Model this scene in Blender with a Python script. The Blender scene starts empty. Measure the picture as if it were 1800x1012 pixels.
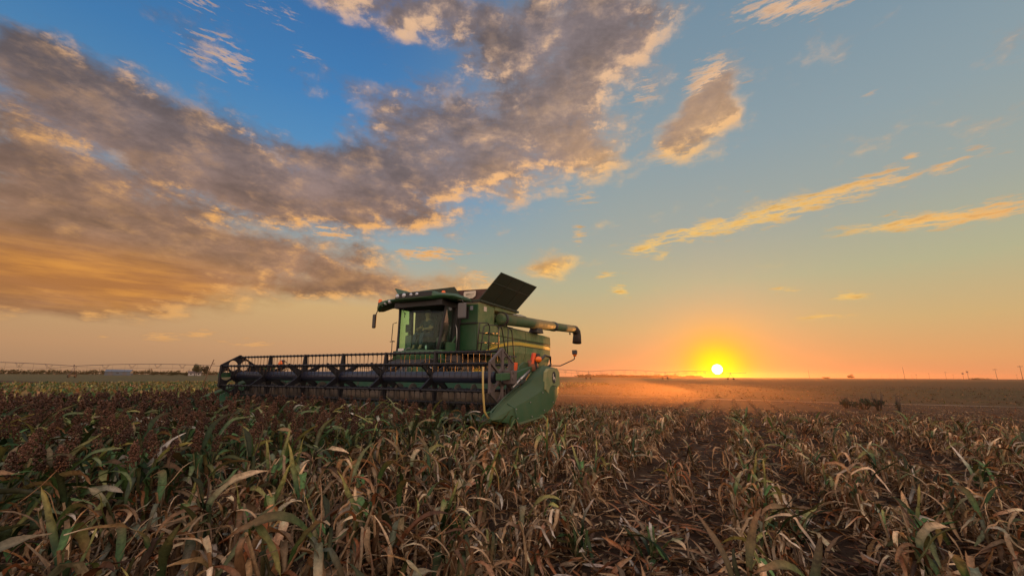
import bpy, bmesh, math, random
import numpy as np
from mathutils import Vector, Matrix

R = math.radians
sc = bpy.context.scene
col = sc.collection
random.seed(7)
rng = np.random.default_rng(11)

# ------------------------------------------------------------------ camera
CAM_H = 1.30
cam_data = bpy.data.cameras.new('camera')
cam_data.sensor_width = 36.0
cam_data.lens = 745.0 / 1800.0 * 36.0
cam_data.clip_start = 0.05
cam_data.clip_end = 30000.0
cam = bpy.data.objects.new('camera', cam_data)
col.objects.link(cam)
cam.matrix_world = (Matrix.Translation((0, 0, CAM_H)) @ Matrix.Rotation(R(90 + 11.75), 4, 'X')
                    @ Matrix.Rotation(0.0058, 4, 'Z'))
sc.camera = cam

# ------------------------------------------------------------------ exposure
sc.view_settings.view_transform = 'Standard'
sc.view_settings.look = 'None'
sc.view_settings.exposure = 0.0
sc.view_settings.gamma = 1.0
sc.cycles.use_denoising = True
sc.cycles.max_bounces = 8
sc.cycles.transparent_max_bounces = 12
sc.cycles.volume_bounces = 1
sc.cycles.sample_clamp_indirect = 4.0

# ------------------------------------------------------------------ sun
SUN_AZ, SUN_EL = R(25.5), R(0.95)
SUN_DIR = Vector((math.sin(SUN_AZ) * math.cos(SUN_EL), math.cos(SUN_AZ) * math.cos(SUN_EL), math.sin(SUN_EL)))
sun_data = bpy.data.lights.new('sun', 'SUN')
sun_data.energy = 3.0
sun_data.angle = R(0.55)
sun_data.color = (1.0, 0.36, 0.08)
sun = bpy.data.objects.new('sun', sun_data)
col.objects.link(sun)
sun.rotation_euler = SUN_DIR.to_track_quat('Z', 'Y').to_euler()


# ------------------------------------------------------------------ node helper: python arithmetic -> nodes
class NT:
    def __init__(self, tree):
        self.t = tree

    def node(self, kind, **props):
        n = self.t.nodes.new(kind)
        for k, v in props.items():
            setattr(n, k, v)
        return n

    def put(self, sock, v):
        if isinstance(v, V):
            self.t.links.new(v.s, sock)
        elif isinstance(v, bpy.types.NodeSocket):
            self.t.links.new(v, sock)
        elif v is not None:
            if isinstance(v, (tuple, list)) and sock.type == 'RGBA' and len(v) == 3:
                v = (*v, 1.0)
            sock.default_value = v

    def math(self, op, a, b=None, c=None, clamp=False):
        n = self.node('ShaderNodeMath', operation=op, use_clamp=clamp)
        self.put(n.inputs[0], a)
        if b is not None:
            self.put(n.inputs[1], b)
        if c is not None:
            self.put(n.inputs[2], c)
        return V(self, n.outputs[0])

    def smooth(self, v, a, b, lo=0.0, hi=1.0):
        n = self.node('ShaderNodeMapRange', interpolation_type='SMOOTHSTEP')
        self.put(n.inputs[0], v)
        for i, x in ((1, a), (2, b), (3, lo), (4, hi)):
            self.put(n.inputs[i], x)
        return V(self, n.outputs[0])

    def lin(self, v, a, b, lo=0.0, hi=1.0):
        n = self.node('ShaderNodeMapRange')
        self.put(n.inputs[0], v)
        for i, x in ((1, a), (2, b), (3, lo), (4, hi)):
            self.put(n.inputs[i], x)
        return V(self, n.outputs[0])

    def mix(self, f, a, b, blend='MIX'):
        n = self.node('ShaderNodeMix', data_type='RGBA', blend_type=blend)
        self.put(n.inputs[0], f)
        self.put(n.inputs[6], a)
        self.put(n.inputs[7], b)
        return V(self, n.outputs[2])

    def vec(self, op, a, b=None, scale=None, out=0):
        n = self.node('ShaderNodeVectorMath', operation=op)
        self.put(n.inputs[0], a)
        if b is not None:
            self.put(n.inputs[1], b)
        if scale is not None:
            self.put(n.inputs['Scale'], scale)
        return V(self, n.outputs[out])

    def xyz(self, x, y, z):
        n = self.node('ShaderNodeCombineXYZ')
        for i, v in enumerate((x, y, z)):
            self.put(n.inputs[i], v)
        return V(self, n.outputs[0])

    def sep(self, v):
        n = self.node('ShaderNodeSeparateXYZ')
        self.put(n.inputs[0], v)
        return [V(self, o) for o in n.outputs]

    def noise(self, vec, scale=1.0, detail=4.0, rough=0.5, lac=2.0, distort=0.0, out=0):
        n = self.node('ShaderNodeTexNoise')
        if vec is not None:
            self.put(n.inputs['Vector'], vec)
        for k, v in (('Scale', scale), ('Detail', detail), ('Roughness', rough), ('Lacunarity', lac), ('Distortion', distort)):
            n.inputs[k].default_value = v
        return V(self, n.outputs[out])

    def mapping(self, vec, loc=(0, 0, 0), rot=(0, 0, 0), scale=(1, 1, 1), kind='POINT'):
        n = self.node('ShaderNodeMapping', vector_type=kind)
        self.put(n.inputs[0], vec)
        n.inputs[1].default_value = loc
        n.inputs[2].default_value = rot
        n.inputs[3].default_value = scale
        return V(self, n.outputs[0])

    def ramp(self, f, stops, interp='LINEAR'):
        n = self.node('ShaderNodeValToRGB')
        n.color_ramp.interpolation = interp
        e = n.color_ramp.elements
        e[0].position, e[0].color = stops[0][0], (*stops[0][1], 1)
        e[1].position, e[1].color = stops[-1][0], (*stops[-1][1], 1)
        for p, c in stops[1:-1]:
            x = e.new(p)
            x.color = (*c, 1)
        self.put(n.inputs[0], f)
        return V(self, n.outputs[0])


class V:
    def __init__(self, nt, s):
        self.nt, self.s = nt, s

    def __add__(self, o): return self.nt.math('ADD', self, o)
    __radd__ = __add__
    def __mul__(self, o): return self.nt.math('MULTIPLY', self, o)
    __rmul__ = __mul__
    def __sub__(self, o): return self.nt.math('SUBTRACT', self, o)
    def __rsub__(self, o): return self.nt.math('SUBTRACT', o, self)
    def __truediv__(self, o): return self.nt.math('DIVIDE', self, o)
    def __neg__(self): return self.nt.math('MULTIPLY', self, -1.0)
    def clamp(self): return self.nt.math('ADD', self, 0.0, clamp=True)
    def pow(self, e): return self.nt.math('POWER', self, e)


def srgb(r, g, b):
    return tuple(((c / 255) / 12.92 if c / 255 <= 0.04045 else ((c / 255 + 0.055) / 1.055) ** 2.4) for c in (r, g, b))


# ------------------------------------------------------------------ sky: clear air by direction, cloud layer, sun
# cloud banks of the evening sky: azimuth, elevation, half length, half height (degrees), tilt, strength
CLOUD_BANKS = [
    (-49.4, 25.1, 8.63, 3.56, -1.1, 1.0), (-43.5, 23.7, 11.7, 4.23, -7.0, 1.0), (-34.8, 21.8, 18.48, 3.91, -5.0, 1.0),
    (-48.7, 16.9, 11.09, 4.95, 1.3, 1.1), (-22.0, 22.3, 17.69, 4.18, 0.5, 1.0), (-8.5, 29.4, 16.46, 7.26, 12.3, 1.1),
    (-17.6, 32.4, 8.22, 3.04, -12.9, 0.8), (-11.8, 43.4, 23.21, 2.65, 1.1, 1.0), (8.7, 41.8, 16.77, 5.35, 9.3, 1.1),
    (7.1, 34.6, 10.34, 7.96, 21.0, 1.0), (17.0, 39.4, 6.74, 3.8, 14.4, 0.9), (4.1, 28.2, 15.66, 2.99, 8.8, 1.0),
    (27.0, 31.8, 5.55, 2.96, 45.9, 0.9), (38.1, 38.8, 6.16, 1.2, -12.4, 0.9), (-42.4, 10.9, 15.82, 4.31, 4.7, 1.2),
    (-27.9, 13.8, 13.77, 3.08, -3.6, 1.0), (-19.6, 11.2, 18.14, 2.03, 2.1, 0.9), (-45.6, 7.2, 10.03, 1.84, 7.7, 1.0),
    (-29.8, 17.6, 2.57, 0.94, -6.6, 0.8), (-24.7, 17.7, 4.01, 0.98, -4.6, 0.8), (-11.8, 15.9, 5.74, 0.82, 3.5, 0.8),
    (4.7, 14.8, 4.73, 1.68, -0.9, 0.85), (-4.7, 12.9, 2.51, 1.07, 1.4, 0.7), (10.1, 23.7, 2.4, 1.89, -3.4, 0.55),
    (9.5, 18.8, 1.24, 1.66, 16.6, 0.6), (33.2, 18.6, 15.22, 1.1, 6.0, 0.85), (48.1, 19.6, 1.74, 0.62, 14.9, 0.75),
    (18.5, 16.7, 3.23, 0.88, 15.3, 0.85), (46.4, 15.0, 7.33, 0.81, -4.8, 0.9), (50.7, 15.1, 2.54, 0.65, -1.9, 0.75),
    (15.0, 11.0, 1.47, 0.74, -17.8, 0.8), (19.9, 15.4, 1.28, 0.65, -5.0, 0.7), (12.8, 13.2, 1.81, 0.45, 5.4, 0.7),
    (39.1, 8.5, 1.81, 0.42, -2.5, 0.75), (36.7, 6.6, 3.01, 0.31, -2.0, 0.65), (33.9, 9.9, 2.29, 0.32, -10.8, 0.6),
    (45.7, 21.4, 0.63, 0.44, 0.2, 0.7), (-38.9, 33.6, 4.47, 2.14, -3.9, 0.75), (-41.4, 37.4, 3.1, 0.71, 5.1, 0.55),
    (-39.6, 3.8, 1.91, 0.47, 3.5, 0.7), (-36.3, 4.2, 1.3, 0.61, 3.5, 0.7), (-31.2, 3.4, 3.48, 0.45, -1.0, 0.65),
    (-43.5, 3.5, 0.81, 0.39, 3.7, 0.6), (49.4, 1.7, 1.61, 0.24, -1.5, 0.5), (43.6, 28.2, 1.27, 0.44, 7.3, 0.5),
    (32.0, 34.2, 2.31, 1.91, 22.6, 0.35), (-33.8, 39.5, 3.1, 1.07, 2.3, 0.5), (-29.2, 36.4, 1.94, 0.72, -6.0, 0.5),
    (-51.5, 10.4, 5.73, 5.86, 13.1, 1.0), (-40.4, 26.2, 4.46, 2.32, -3.3, 0.8), (-26.5, 25.3, 10.74, 2.98, 1.4, 0.9),
    (-31.1, 20.7, 13.37, 2.61, 3.1, 0.9), (-38.8, 15.5, 10.95, 2.43, 2.4, 0.9), (20.7, 36.2, 5.0, 3.91, 14.8, 0.7),
    (39.8, 19.6, 6.4, 0.78, 7.1, 0.85), (43.7, 19.6, 3.09, 0.62, 8.9, 0.8), (24.9, 17.9, 7.31, 0.91, 7.2, 0.85),
    (43.0, 15.1, 4.85, 0.46, -2.5, 0.8), (49.4, 14.6, 3.19, 0.72, -4.0, 0.85), (27.9, 34.1, 3.84, 3.04, 23.7, 1.1),
    (25.0, 30.0, 5.27, 2.6, 22.2, 1.1), (23.0, 28.0, 3.11, 1.21, 4.2, 1.0), (19.1, 35.2, 3.15, 2.45, -9.0, 0.6),
]


world = bpy.data.worlds.new('World')
sc.world = world
world.use_nodes = True
world.cycles.sampling_method = 'MANUAL'
world.cycles.sample_map_resolution = 512
wt = world.node_tree
wt.nodes.clear()
N = NT(wt)
direction = V(N, N.node('ShaderNodeTexCoord').outputs['Generated'])


def azel(d):
    x, y, z = N.sep(d)
    return (N.math('ARCTAN2', x, y) * 57.29578, N.math('ARCSINE', z) * 57.29578, x, y, z)


def cloud_density(d, detail, big_only=False):
    az, el, x, y, z = azel(d)
    zz = N.math('MAXIMUM', z, 0.0) + 0.10
    p = N.xyz(x / zz, y / zz, 0.0)
    ragged = N.noise(N.mapping(p, rot=(0, 0, R(-6)), scale=(1.5, .85, 1)), 1.7, detail, .60, 2.1)
    puffs = N.noise(N.mapping(N.vec('ADD', N.xyz(az, el, 0.0), N.vec('SCALE', N.vec('SUBTRACT', N.noise(N.xyz(az * .05, el * .12, 1.7), 2.0, 3, .55, out=1), (.5, .5, .5)), scale=1.2)), rot=(0, 0, R(8)), scale=(.085, .15, 1)), 1.35, detail, .62, 2.15)
    wob = N.noise(N.xyz(az * .05, el * .12, 1.7), 2.0, 3, .55, out=1)
    w = N.vec('MULTIPLY', N.vec('SUBTRACT', wob, (.5, .5, .5)), (9.0, 3.4, 0.0))
    plain = N.xyz(az, el, 0.0)
    q = N.vec('ADD', plain, w)
    q2 = N.vec('ADD', plain, N.vec('SCALE', w, scale=.3))
    big = small = None
    for (ca, ce, ra, rb, ang, wt_) in CLOUD_BANKS:
        if big_only and not (ra > 4.5 and rb > 1.5):
            continue
        m = N.mapping(q if ra > 4.5 and rb > 1.5 else q2, loc=(ca, ce, 0), rot=(0, 0, R(ang)),
                      scale=(ra, rb, 1) if rb > 1.5 else (ra * 1.15, rb * 1.35, 1), kind='TEXTURE')
        v = N.smooth(N.vec('LENGTH', m, out=1), 1.75, 0.0, 0.0, wt_)
        if ra > 4.5 and rb > 1.5:
            big = v if big is None else N.math('MAXIMUM', big, v) + N.math('MINIMUM', big, v) * .25
        else:
            small = v if small is None else N.math('MAXIMUM', small, v)
    f = ragged * .38 + puffs * .62
    calm = N.smooth(el, 7, 20, .60, 1.0)
    body = big * 1.36 + (f - .5) * calm * 4.6 - .50
    dense = N.smooth(body, -.32, .86)
    if small is None:
        return dense, az, el, f, puffs
    wisp = N.noise(N.mapping(q2, rot=(0, 0, R(-14)), scale=(.15, .85, 1)), 2.3, detail, .66, 2.2)
    body2 = small * 1.65 + (wisp - .5) * 4.4 - .80
    little = N.smooth(body2, -.20, .95)
    return N.math('MAXIMUM', dense, little), az, el, f, (dense, little, wisp)


dens, az, el, fbm, (dens_big, dens_small, wisp) = cloud_density(direction, 9.0)
toward = N.vec('NORMALIZE', N.vec('ADD', N.vec('SCALE', direction, scale=.965), tuple(SUN_DIR * .035)))
dens2, _, _, fbm2, puff2 = cloud_density(toward, 6.0, True)
sun_dot = N.vec('DOT_PRODUCT', direction, tuple(SUN_DIR), out=1)
sun_ang = N.math('ARCCOSINE', N.math('MINIMUM', sun_dot, 0.999999)) * 57.29578

# clear sky by elevation: towards the sun, and away to the left of it
e01 = N.lin(el, 0, 60)
near = N.ramp(e01, [(0.0, srgb(226, 146, 98)), (.035, srgb(224, 160, 104)), (.10, srgb(208, 174, 120)), (.19, srgb(182, 178, 142)),
                    (.30, srgb(162, 168, 158)), (.45, srgb(143, 160, 166)), (.62, srgb(125, 148, 163)), (.78, srgb(110, 138, 160)), (1.0, srgb(80, 118, 160))])
left = N.ramp(e01, [(0.0, srgb(178, 140, 108)), (.05, srgb(200, 154, 112)), (.14, srgb(208, 172, 120)), (.25, srgb(160, 172, 168)),
                    (.38, srgb(100, 152, 192)), (.55, srgb(72, 130, 184)), (.75, srgb(56, 106, 162)), (1.0, srgb(44, 88, 144))])
side = N.smooth(az, -24.0, 18.0)
clear = N.mix(side, left, near)
# unseen sky behind and above the camera, brightened and warmed to fill the foreground
sky_tex = N.node('ShaderNodeTexSky', sky_type='NISHITA', sun_disc=False, sun_elevation=R(2.2), sun_rotation=SUN_AZ, altitude=900,
                 air_density=1.0, dust_density=1.2, ozone_density=1.2)
nish = N.vec('SCALE', V(N, sky_tex.outputs[0]), scale=0.10)
back = N.ramp(N.lin(el, -5, 90), [(0, srgb(206, 170, 148)), (.18, srgb(218, 184, 160)), (.45, srgb(168, 160, 160)), (1, srgb(104, 116, 136))])
back = N.vec('ADD', N.vec('SCALE', back, scale=2.7), N.vec('SCALE', nish, scale=.35))
front = N.smooth(N.math('ABSOLUTE', az), 100.0, 62.0)
clear = N.mix(front, back, clear)
clear = N.mix(N.smooth(el, 50.0, 66.0), clear, back)
# glow round the low sun
g1 = N.math('EXPONENT', sun_ang * -.20)
clear = N.vec('ADD', clear, N.vec('SCALE', N.xyz(.62, .10, .0), scale=g1))
g2 = N.math('EXPONENT', (sun_ang / 4.2) * (sun_ang / 4.2) * -1.0)
clear = N.mix(N.math('MULTIPLY', g2, .98, clamp=True), clear, (1.0, .47, .0))
g3 = N.math('EXPONENT', (sun_ang / 2.3) * (sun_ang / 2.3) * -1.0)
clear = N.mix(g3, clear, (1.15, 1.0, .0))

# clouds: warm where they face the sun or are thin, grey-mauve in their cores
relief = fbm - fbm2
lit = N.smooth(dens_big - dens2 * .97 + relief * 1.8 + (fbm - .5) * .4, .0, .74)
thin = N.smooth(dens, 1.0, .25)
core_hi = N.mix(N.smooth(el, 10, 30), srgb(164, 124, 96), srgb(130, 117, 118))
core = N.mix(N.smooth(fbm - relief * .9, .34, .64), N.vec('SCALE', core_hi, scale=1.25), N.vec('SCALE', core_hi, scale=.60))
glow_left = N.smooth(N.vec('LENGTH', N.mapping(N.xyz(az, el, 0.0), loc=(-46, 9.0, 0), scale=(19, 4.0, 1), kind='TEXTURE'), out=1), 1.25, .1)
streak = N.smooth(N.noise(N.xyz(az * .06, el * .55, 2.0), 1.6, 6, .6), .36, .64)
core = N.mix(glow_left * .90, core, N.mix(streak, srgb(186, 122, 66), srgb(232, 156, 70)))
warm = N.mix(N.smooth(el, 16, 38), srgb(252, 184, 104), srgb(232, 188, 148))
warm = N.mix(N.smooth(sun_ang, 34, 12), warm, srgb(255, 204, 104))
is_small = N.smooth(dens_small - dens_big, .0, .3)
lit_small = N.smooth(wisp, .72, .45, .45, 1.0)
hot = N.smooth(N.noise(N.xyz(az * .11, el * .2, 4.0), 1.5, 5, .6), .50, .68) * .40
amount = (lit * .84 + hot * N.smooth(dens, 1.0, .7, .35, 1.0) + thin * .34 * N.smooth(sun_ang, 62, 26) - glow_left * .30 + N.smooth(sun_ang, 45, 29) * N.smooth(fbm, .34, .56) * .42 ).clamp()
amount = amount * (1.0 - is_small) + lit_small * is_small
cloud = N.mix(amount, core, warm)
dim = N.smooth(az, -20, -58, 1.0, .86)
air = N.smooth(el, .4, 4.5)                      # distant clouds sink into the horizon haze
sky = N.mix(dens * air * N.smooth(front, 0.02, .5) * .97, clear, cloud)
sky = N.vec('SCALE', sky, scale=dim)
# clouds fade out behind the camera, leaving the brightened fill sky
# below the horizon: dull ground colour
sky = N.mix(N.smooth(el, -.2, -2.0), sky, srgb(96, 70, 50))
disc = N.smooth(sun_ang, .62, .47)
sky = N.mix(disc, sky, (6.5, 6.2, 5.8))
bg = N.node('ShaderNodeBackground')
N.put(bg.inputs[0], sky)
bg.inputs[1].default_value = 1.0
wo = N.node('ShaderNodeOutputWorld')
wt.links.new(bg.outputs[0], wo.inputs[0])
#END_SKY
# ------------------------------------------------------------------ materials
def new_mat(name):
    m = bpy.data.materials.new(name)
    m.use_nodes = True
    m.node_tree.nodes.clear()
    n = NT(m.node_tree)
    o = n.node('ShaderNodeOutputMaterial')
    return m, n, o


def principled(name, base, rough=.5, metal=0.0, spec=.5, dust=0.0, dust_col=(.20, .135, .075), var=.15, scale=6.0, bump=0.0, coat=0.0):
    m, n, o = new_mat(name)
    b = n.node('ShaderNodeBsdfPrincipled')
    tc = V(n, n.node('ShaderNodeTexCoord').outputs['Object'])
    big = n.noise(tc, scale * .25, 4, .6)
    fine = n.noise(tc, scale * 2.2, 6, .65)
    c = n.mix(n.lin(big * .6 + fine * .4, .32, .68), tuple(x * (1 - var) for x in base), tuple(min(1, x * (1 + var)) for x in base))
    if dust:
        geo = n.node('ShaderNodeNewGeometry')
        nz = n.sep(V(n, geo.outputs['Normal']))[2]
        d = n.smooth(big * .7 + fine * .5 + n.math('MAXIMUM', nz, 0.0) * .35, .42, .86) * dust
        c = n.mix(d, c, dust_col)
        n.put(b.inputs['Roughness'], n.lin(d, 0, 1, rough, min(1, rough + .4)))
    else:
        n.put(b.inputs['Roughness'], n.lin(fine, .3, .7, max(.05, rough - .08), min(1, rough + .08)))
    n.put(b.inputs['Base Color'], c)
    b.inputs['Metallic'].default_value = metal
    b.inputs['Specular IOR Level'].default_value = spec
    b.inputs['Coat Weight'].default_value = coat
    if bump:
        bn = n.node('ShaderNodeBump')
        bn.inputs['Strength'].default_value = bump
        bn.inputs['Distance'].default_value = .01
        n.put(bn.inputs['Height'], fine)
        n.put(b.inputs['Normal'], V(n, bn.outputs[0]))
    n.t.links.new(b.outputs[0], o.inputs[0])
    return m


M = {}
M['green'] = principled('green_paint', (.016, .085, .030), .38, dust=.35, dust_col=(.10,.085,.05), var=.12, scale=3)
M['green_dusty'] = principled('dusty_green_paint', (.034, .105, .036), .62, dust=.85, dust_col=(.145, .130, .065), var=.15, scale=2.2)
M['flank'] = principled('lit_dusty_flank_paint', (.085, .160, .062), .68, spec=.2, dust=.9, dust_col=(.285, .250, .115), var=.16, scale=2.4)  # dusty green, lightened further to paint in the light the flank catches
M['pod'] = principled('divider_green', (.016, .078, .026), .5, spec=.3, dust=.6, dust_col=(.085, .088, .042), var=.22, scale=2.0)
M['lid'] = principled('tank_cover_paint', (.018, .036, .018), .6, dust=.6, dust_col=(.060, .045, .030), var=.2, scale=2)
M['yellow'] = principled('yellow_stripe', (.62, .42, .03), .45, dust=.5, var=.1)
M['black'] = principled('black_paint', (.018, .018, .020), .45, dust=.45, dust_col=(.075, .060, .048), scale=5)
M['reel'] = principled('reel_steel', (.009, .008, .011), .45, metal=.1, spec=.35, dust=.35, dust_col=(.030, .024, .021), scale=6)
M['plate'] = principled('reel_plate', (.085, .062, .056), .5, dust=.5, dust_col=(.13, .095, .075), scale=6)
M['tube'] = principled('reel_tube_blue', (.013, .016, .036), .32, dust=.3, dust_col=(.04, .037, .042), scale=4)
M['rubber'] = principled('rubber', (.022, .020, .018), .8, dust=.8, dust_col=(.10, .075, .05), scale=7, bump=.3)
M['rail'] = principled('handrail_black', (.012, .012, .012), .4, dust=.2, scale=9)
M['steel'] = principled('bright_steel', (.42, .41, .40), .35, metal=.8, dust=.3)
M['teal'] = principled('header_sheet_green', (.020, .135, .075), .42, dust=.4, scale=2)
M['auger'] = principled('auger_steel', (.11, .095, .085), .5, metal=.5, dust=.6, scale=5)
M['orange'] = principled('orange_lens', (.90, .16, .01), .25, var=.05)
M['red'] = principled('red_reflector', (.55, .03, .015), .3, var=.05)
M['redorange'] = principled('fluorescent_orange', (.85, .11, .02), .4, var=.05)
M['white'] = principled('white_plastic', (.62, .60, .55), .5, dust=.3)
M['lens'] = principled('lamp_lens', (.55, .56, .58), .15, metal=.3, dust=.25)
M['cabdark'] = principled('cab_trim', (.020, .019, .018), .7)
M['grey'] = principled('grey_trim', (.10, .10, .105), .6, dust=.3)
M['seat'] = principled('seat_cloth', (.035, .030, .026), .9, bump=.3)
M['gauge'] = principled('yellow_rod', (.52, .36, .10), .5, dust=.3)
M['flap'] = principled('tank_fabric', (.060, .022, .020), .85, dust=.3, scale=4)
M['sign'] = principled('cream_sign', (.66, .55, .42), .6, dust=.3)
M['ink'] = principled('sign_ink', (.10, .07, .05), .7)
M['skin'] = principled('skin', (.36, .19, .12), .55)
M['shirt'] = principled('dark_shirt', (.035, .035, .045), .9)
M['jeans'] = principled('blue_jeans', (.030, .040, .075), .9)
M['cap'] = principled('brown_cap', (.075, .045, .030), .9)
M['galv'] = principled('galvanised_pipe', (.13, .095, .085), .6, metal=.2)
M['wood'] = principled('weathered_pole', (.10, .070, .050), .9, scale=2)
M['stake'] = principled('weathered_stake', (.15, .085, .045), .9, scale=6)
M['barn'] = principled('blue_grey_cladding', (.085, .110, .130), .6, var=.12, scale=.6)
M['barn_roof'] = principled('barn_roof_sheet', (.115, .140, .160), .5, var=.1, scale=.5)
M['wall'] = principled('pale_wall', (.45, .40, .36), .8, scale=.5)
M['roof'] = principled('brown_roof', (.10, .07, .06), .85, scale=.8)
M['window'] = principled('dark_window', (.03, .035, .045), .15)
M['bark'] = principled('bark', (.07, .05, .035), .95, scale=3)


def glass_mat(name, tint, refl=.12, gl=.62):
    m, n, o = new_mat(name)
    t = n.node('ShaderNodeBsdfTransparent')
    n.put(t.inputs[0], tint)
    g = n.node('ShaderNodeBsdfGlossy')
    g.inputs['Roughness'].default_value = .04
    n.put(g.inputs[0], (gl, gl * 1.05, gl * 1.08))
    tc = V(n, n.node('ShaderNodeTexCoord').outputs['Object'])
    d = n.node('ShaderNodeBsdfDiffuse')
    n.put(d.inputs[0], (.16, .12, .08))
    fr = n.node('ShaderNodeLayerWeight')
    fr.inputs[0].default_value = .5
    a = n.node('ShaderNodeMixShader')
    n.put(a.inputs[0], n.smooth(n.noise(tc, 2.2, 6, .65), .45, .8) * .05)
    n.t.links.new(t.outputs[0], a.inputs[1])
    n.t.links.new(d.outputs[0], a.inputs[2])
    mx = n.node('ShaderNodeMixShader')
    n.put(mx.inputs[0], n.math('ADD', V(n, fr.outputs[1]).pow(4.0) * .7, refl, clamp=True))
    n.t.links.new(a.outputs[0], mx.inputs[1])
    n.t.links.new(g.outputs[0], mx.inputs[2])
    n.t.links.new(mx.outputs[0], o.inputs[0])
    return m


M['glass'] = glass_mat('windscreen_glass', (.80, .97, .85), .03, .40)
M['sideglass'] = glass_mat('door_glass', (.70, .80, .78), .28)


def plant_mat(name, trans=.3, rough=.7, gloss=.015):
    """plant tissue: colour of each leaf or head from the mesh, finer streaks from noise; thin leaves let light through"""
    m, n, o = new_mat(name)
    att = n.node('ShaderNodeAttribute', attribute_name='tint')
    tc = V(n, n.node('ShaderNodeTexCoord').outputs['Object'])
    f = n.noise(tc, 60.0, 3, .6)
    rnd = V(n, n.node('ShaderNodeObjectInfo').outputs['Random'])
    c = n.mix(n.lin(f, .3, .7), n.vec('SCALE', V(n, att.outputs['Color']), scale=.68), n.vec('SCALE', V(n, att.outputs['Color']), scale=1.25))
    blot = n.smooth(n.noise(tc, 26.0, 4, .6), .56, .66)
    c = n.mix(blot * .55, c, n.vec('MULTIPLY', c, (.42, .34, .30)))
    c = n.vec('SCALE', c, scale=n.lin(rnd, 0, 1, .70, 1.20))
    d = n.node('ShaderNodeBsdfDiffuse')
    n.put(d.inputs[0], c)
    t = n.node('ShaderNodeBsdfTranslucent')
    n.put(t.inputs[0], n.vec('MULTIPLY', c, (1.25, 1.05, .7)))
    mx = n.node('ShaderNodeMixShader')
    mx.inputs[0].default_value = trans
    n.t.links.new(d.outputs[0], mx.inputs[1])
    n.t.links.new(t.outputs[0], mx.inputs[2])
    g = n.node('ShaderNodeBsdfGlossy')
    g.inputs['Roughness'].default_value = .45
    n.put(g.inputs[0], (.8, .8, .8))
    m2 = n.node('ShaderNodeMixShader')
    m2.inputs[0].default_value = gloss
    n.t.links.new(mx.outputs[0], m2.inputs[1])
    n.t.links.new(g.outputs[0], m2.inputs[2])
    n.t.links.new(m2.outputs[0], o.inputs[0])
    return m


M['leaf'] = plant_mat('sorghum_leaf', .18)
M['head'] = plant_mat('sorghum_head', .05, gloss=.02)
M['weed'] = plant_mat('weed_leaf', .2)
M['crown'] = plant_mat('tree_leaf', .25)


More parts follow.
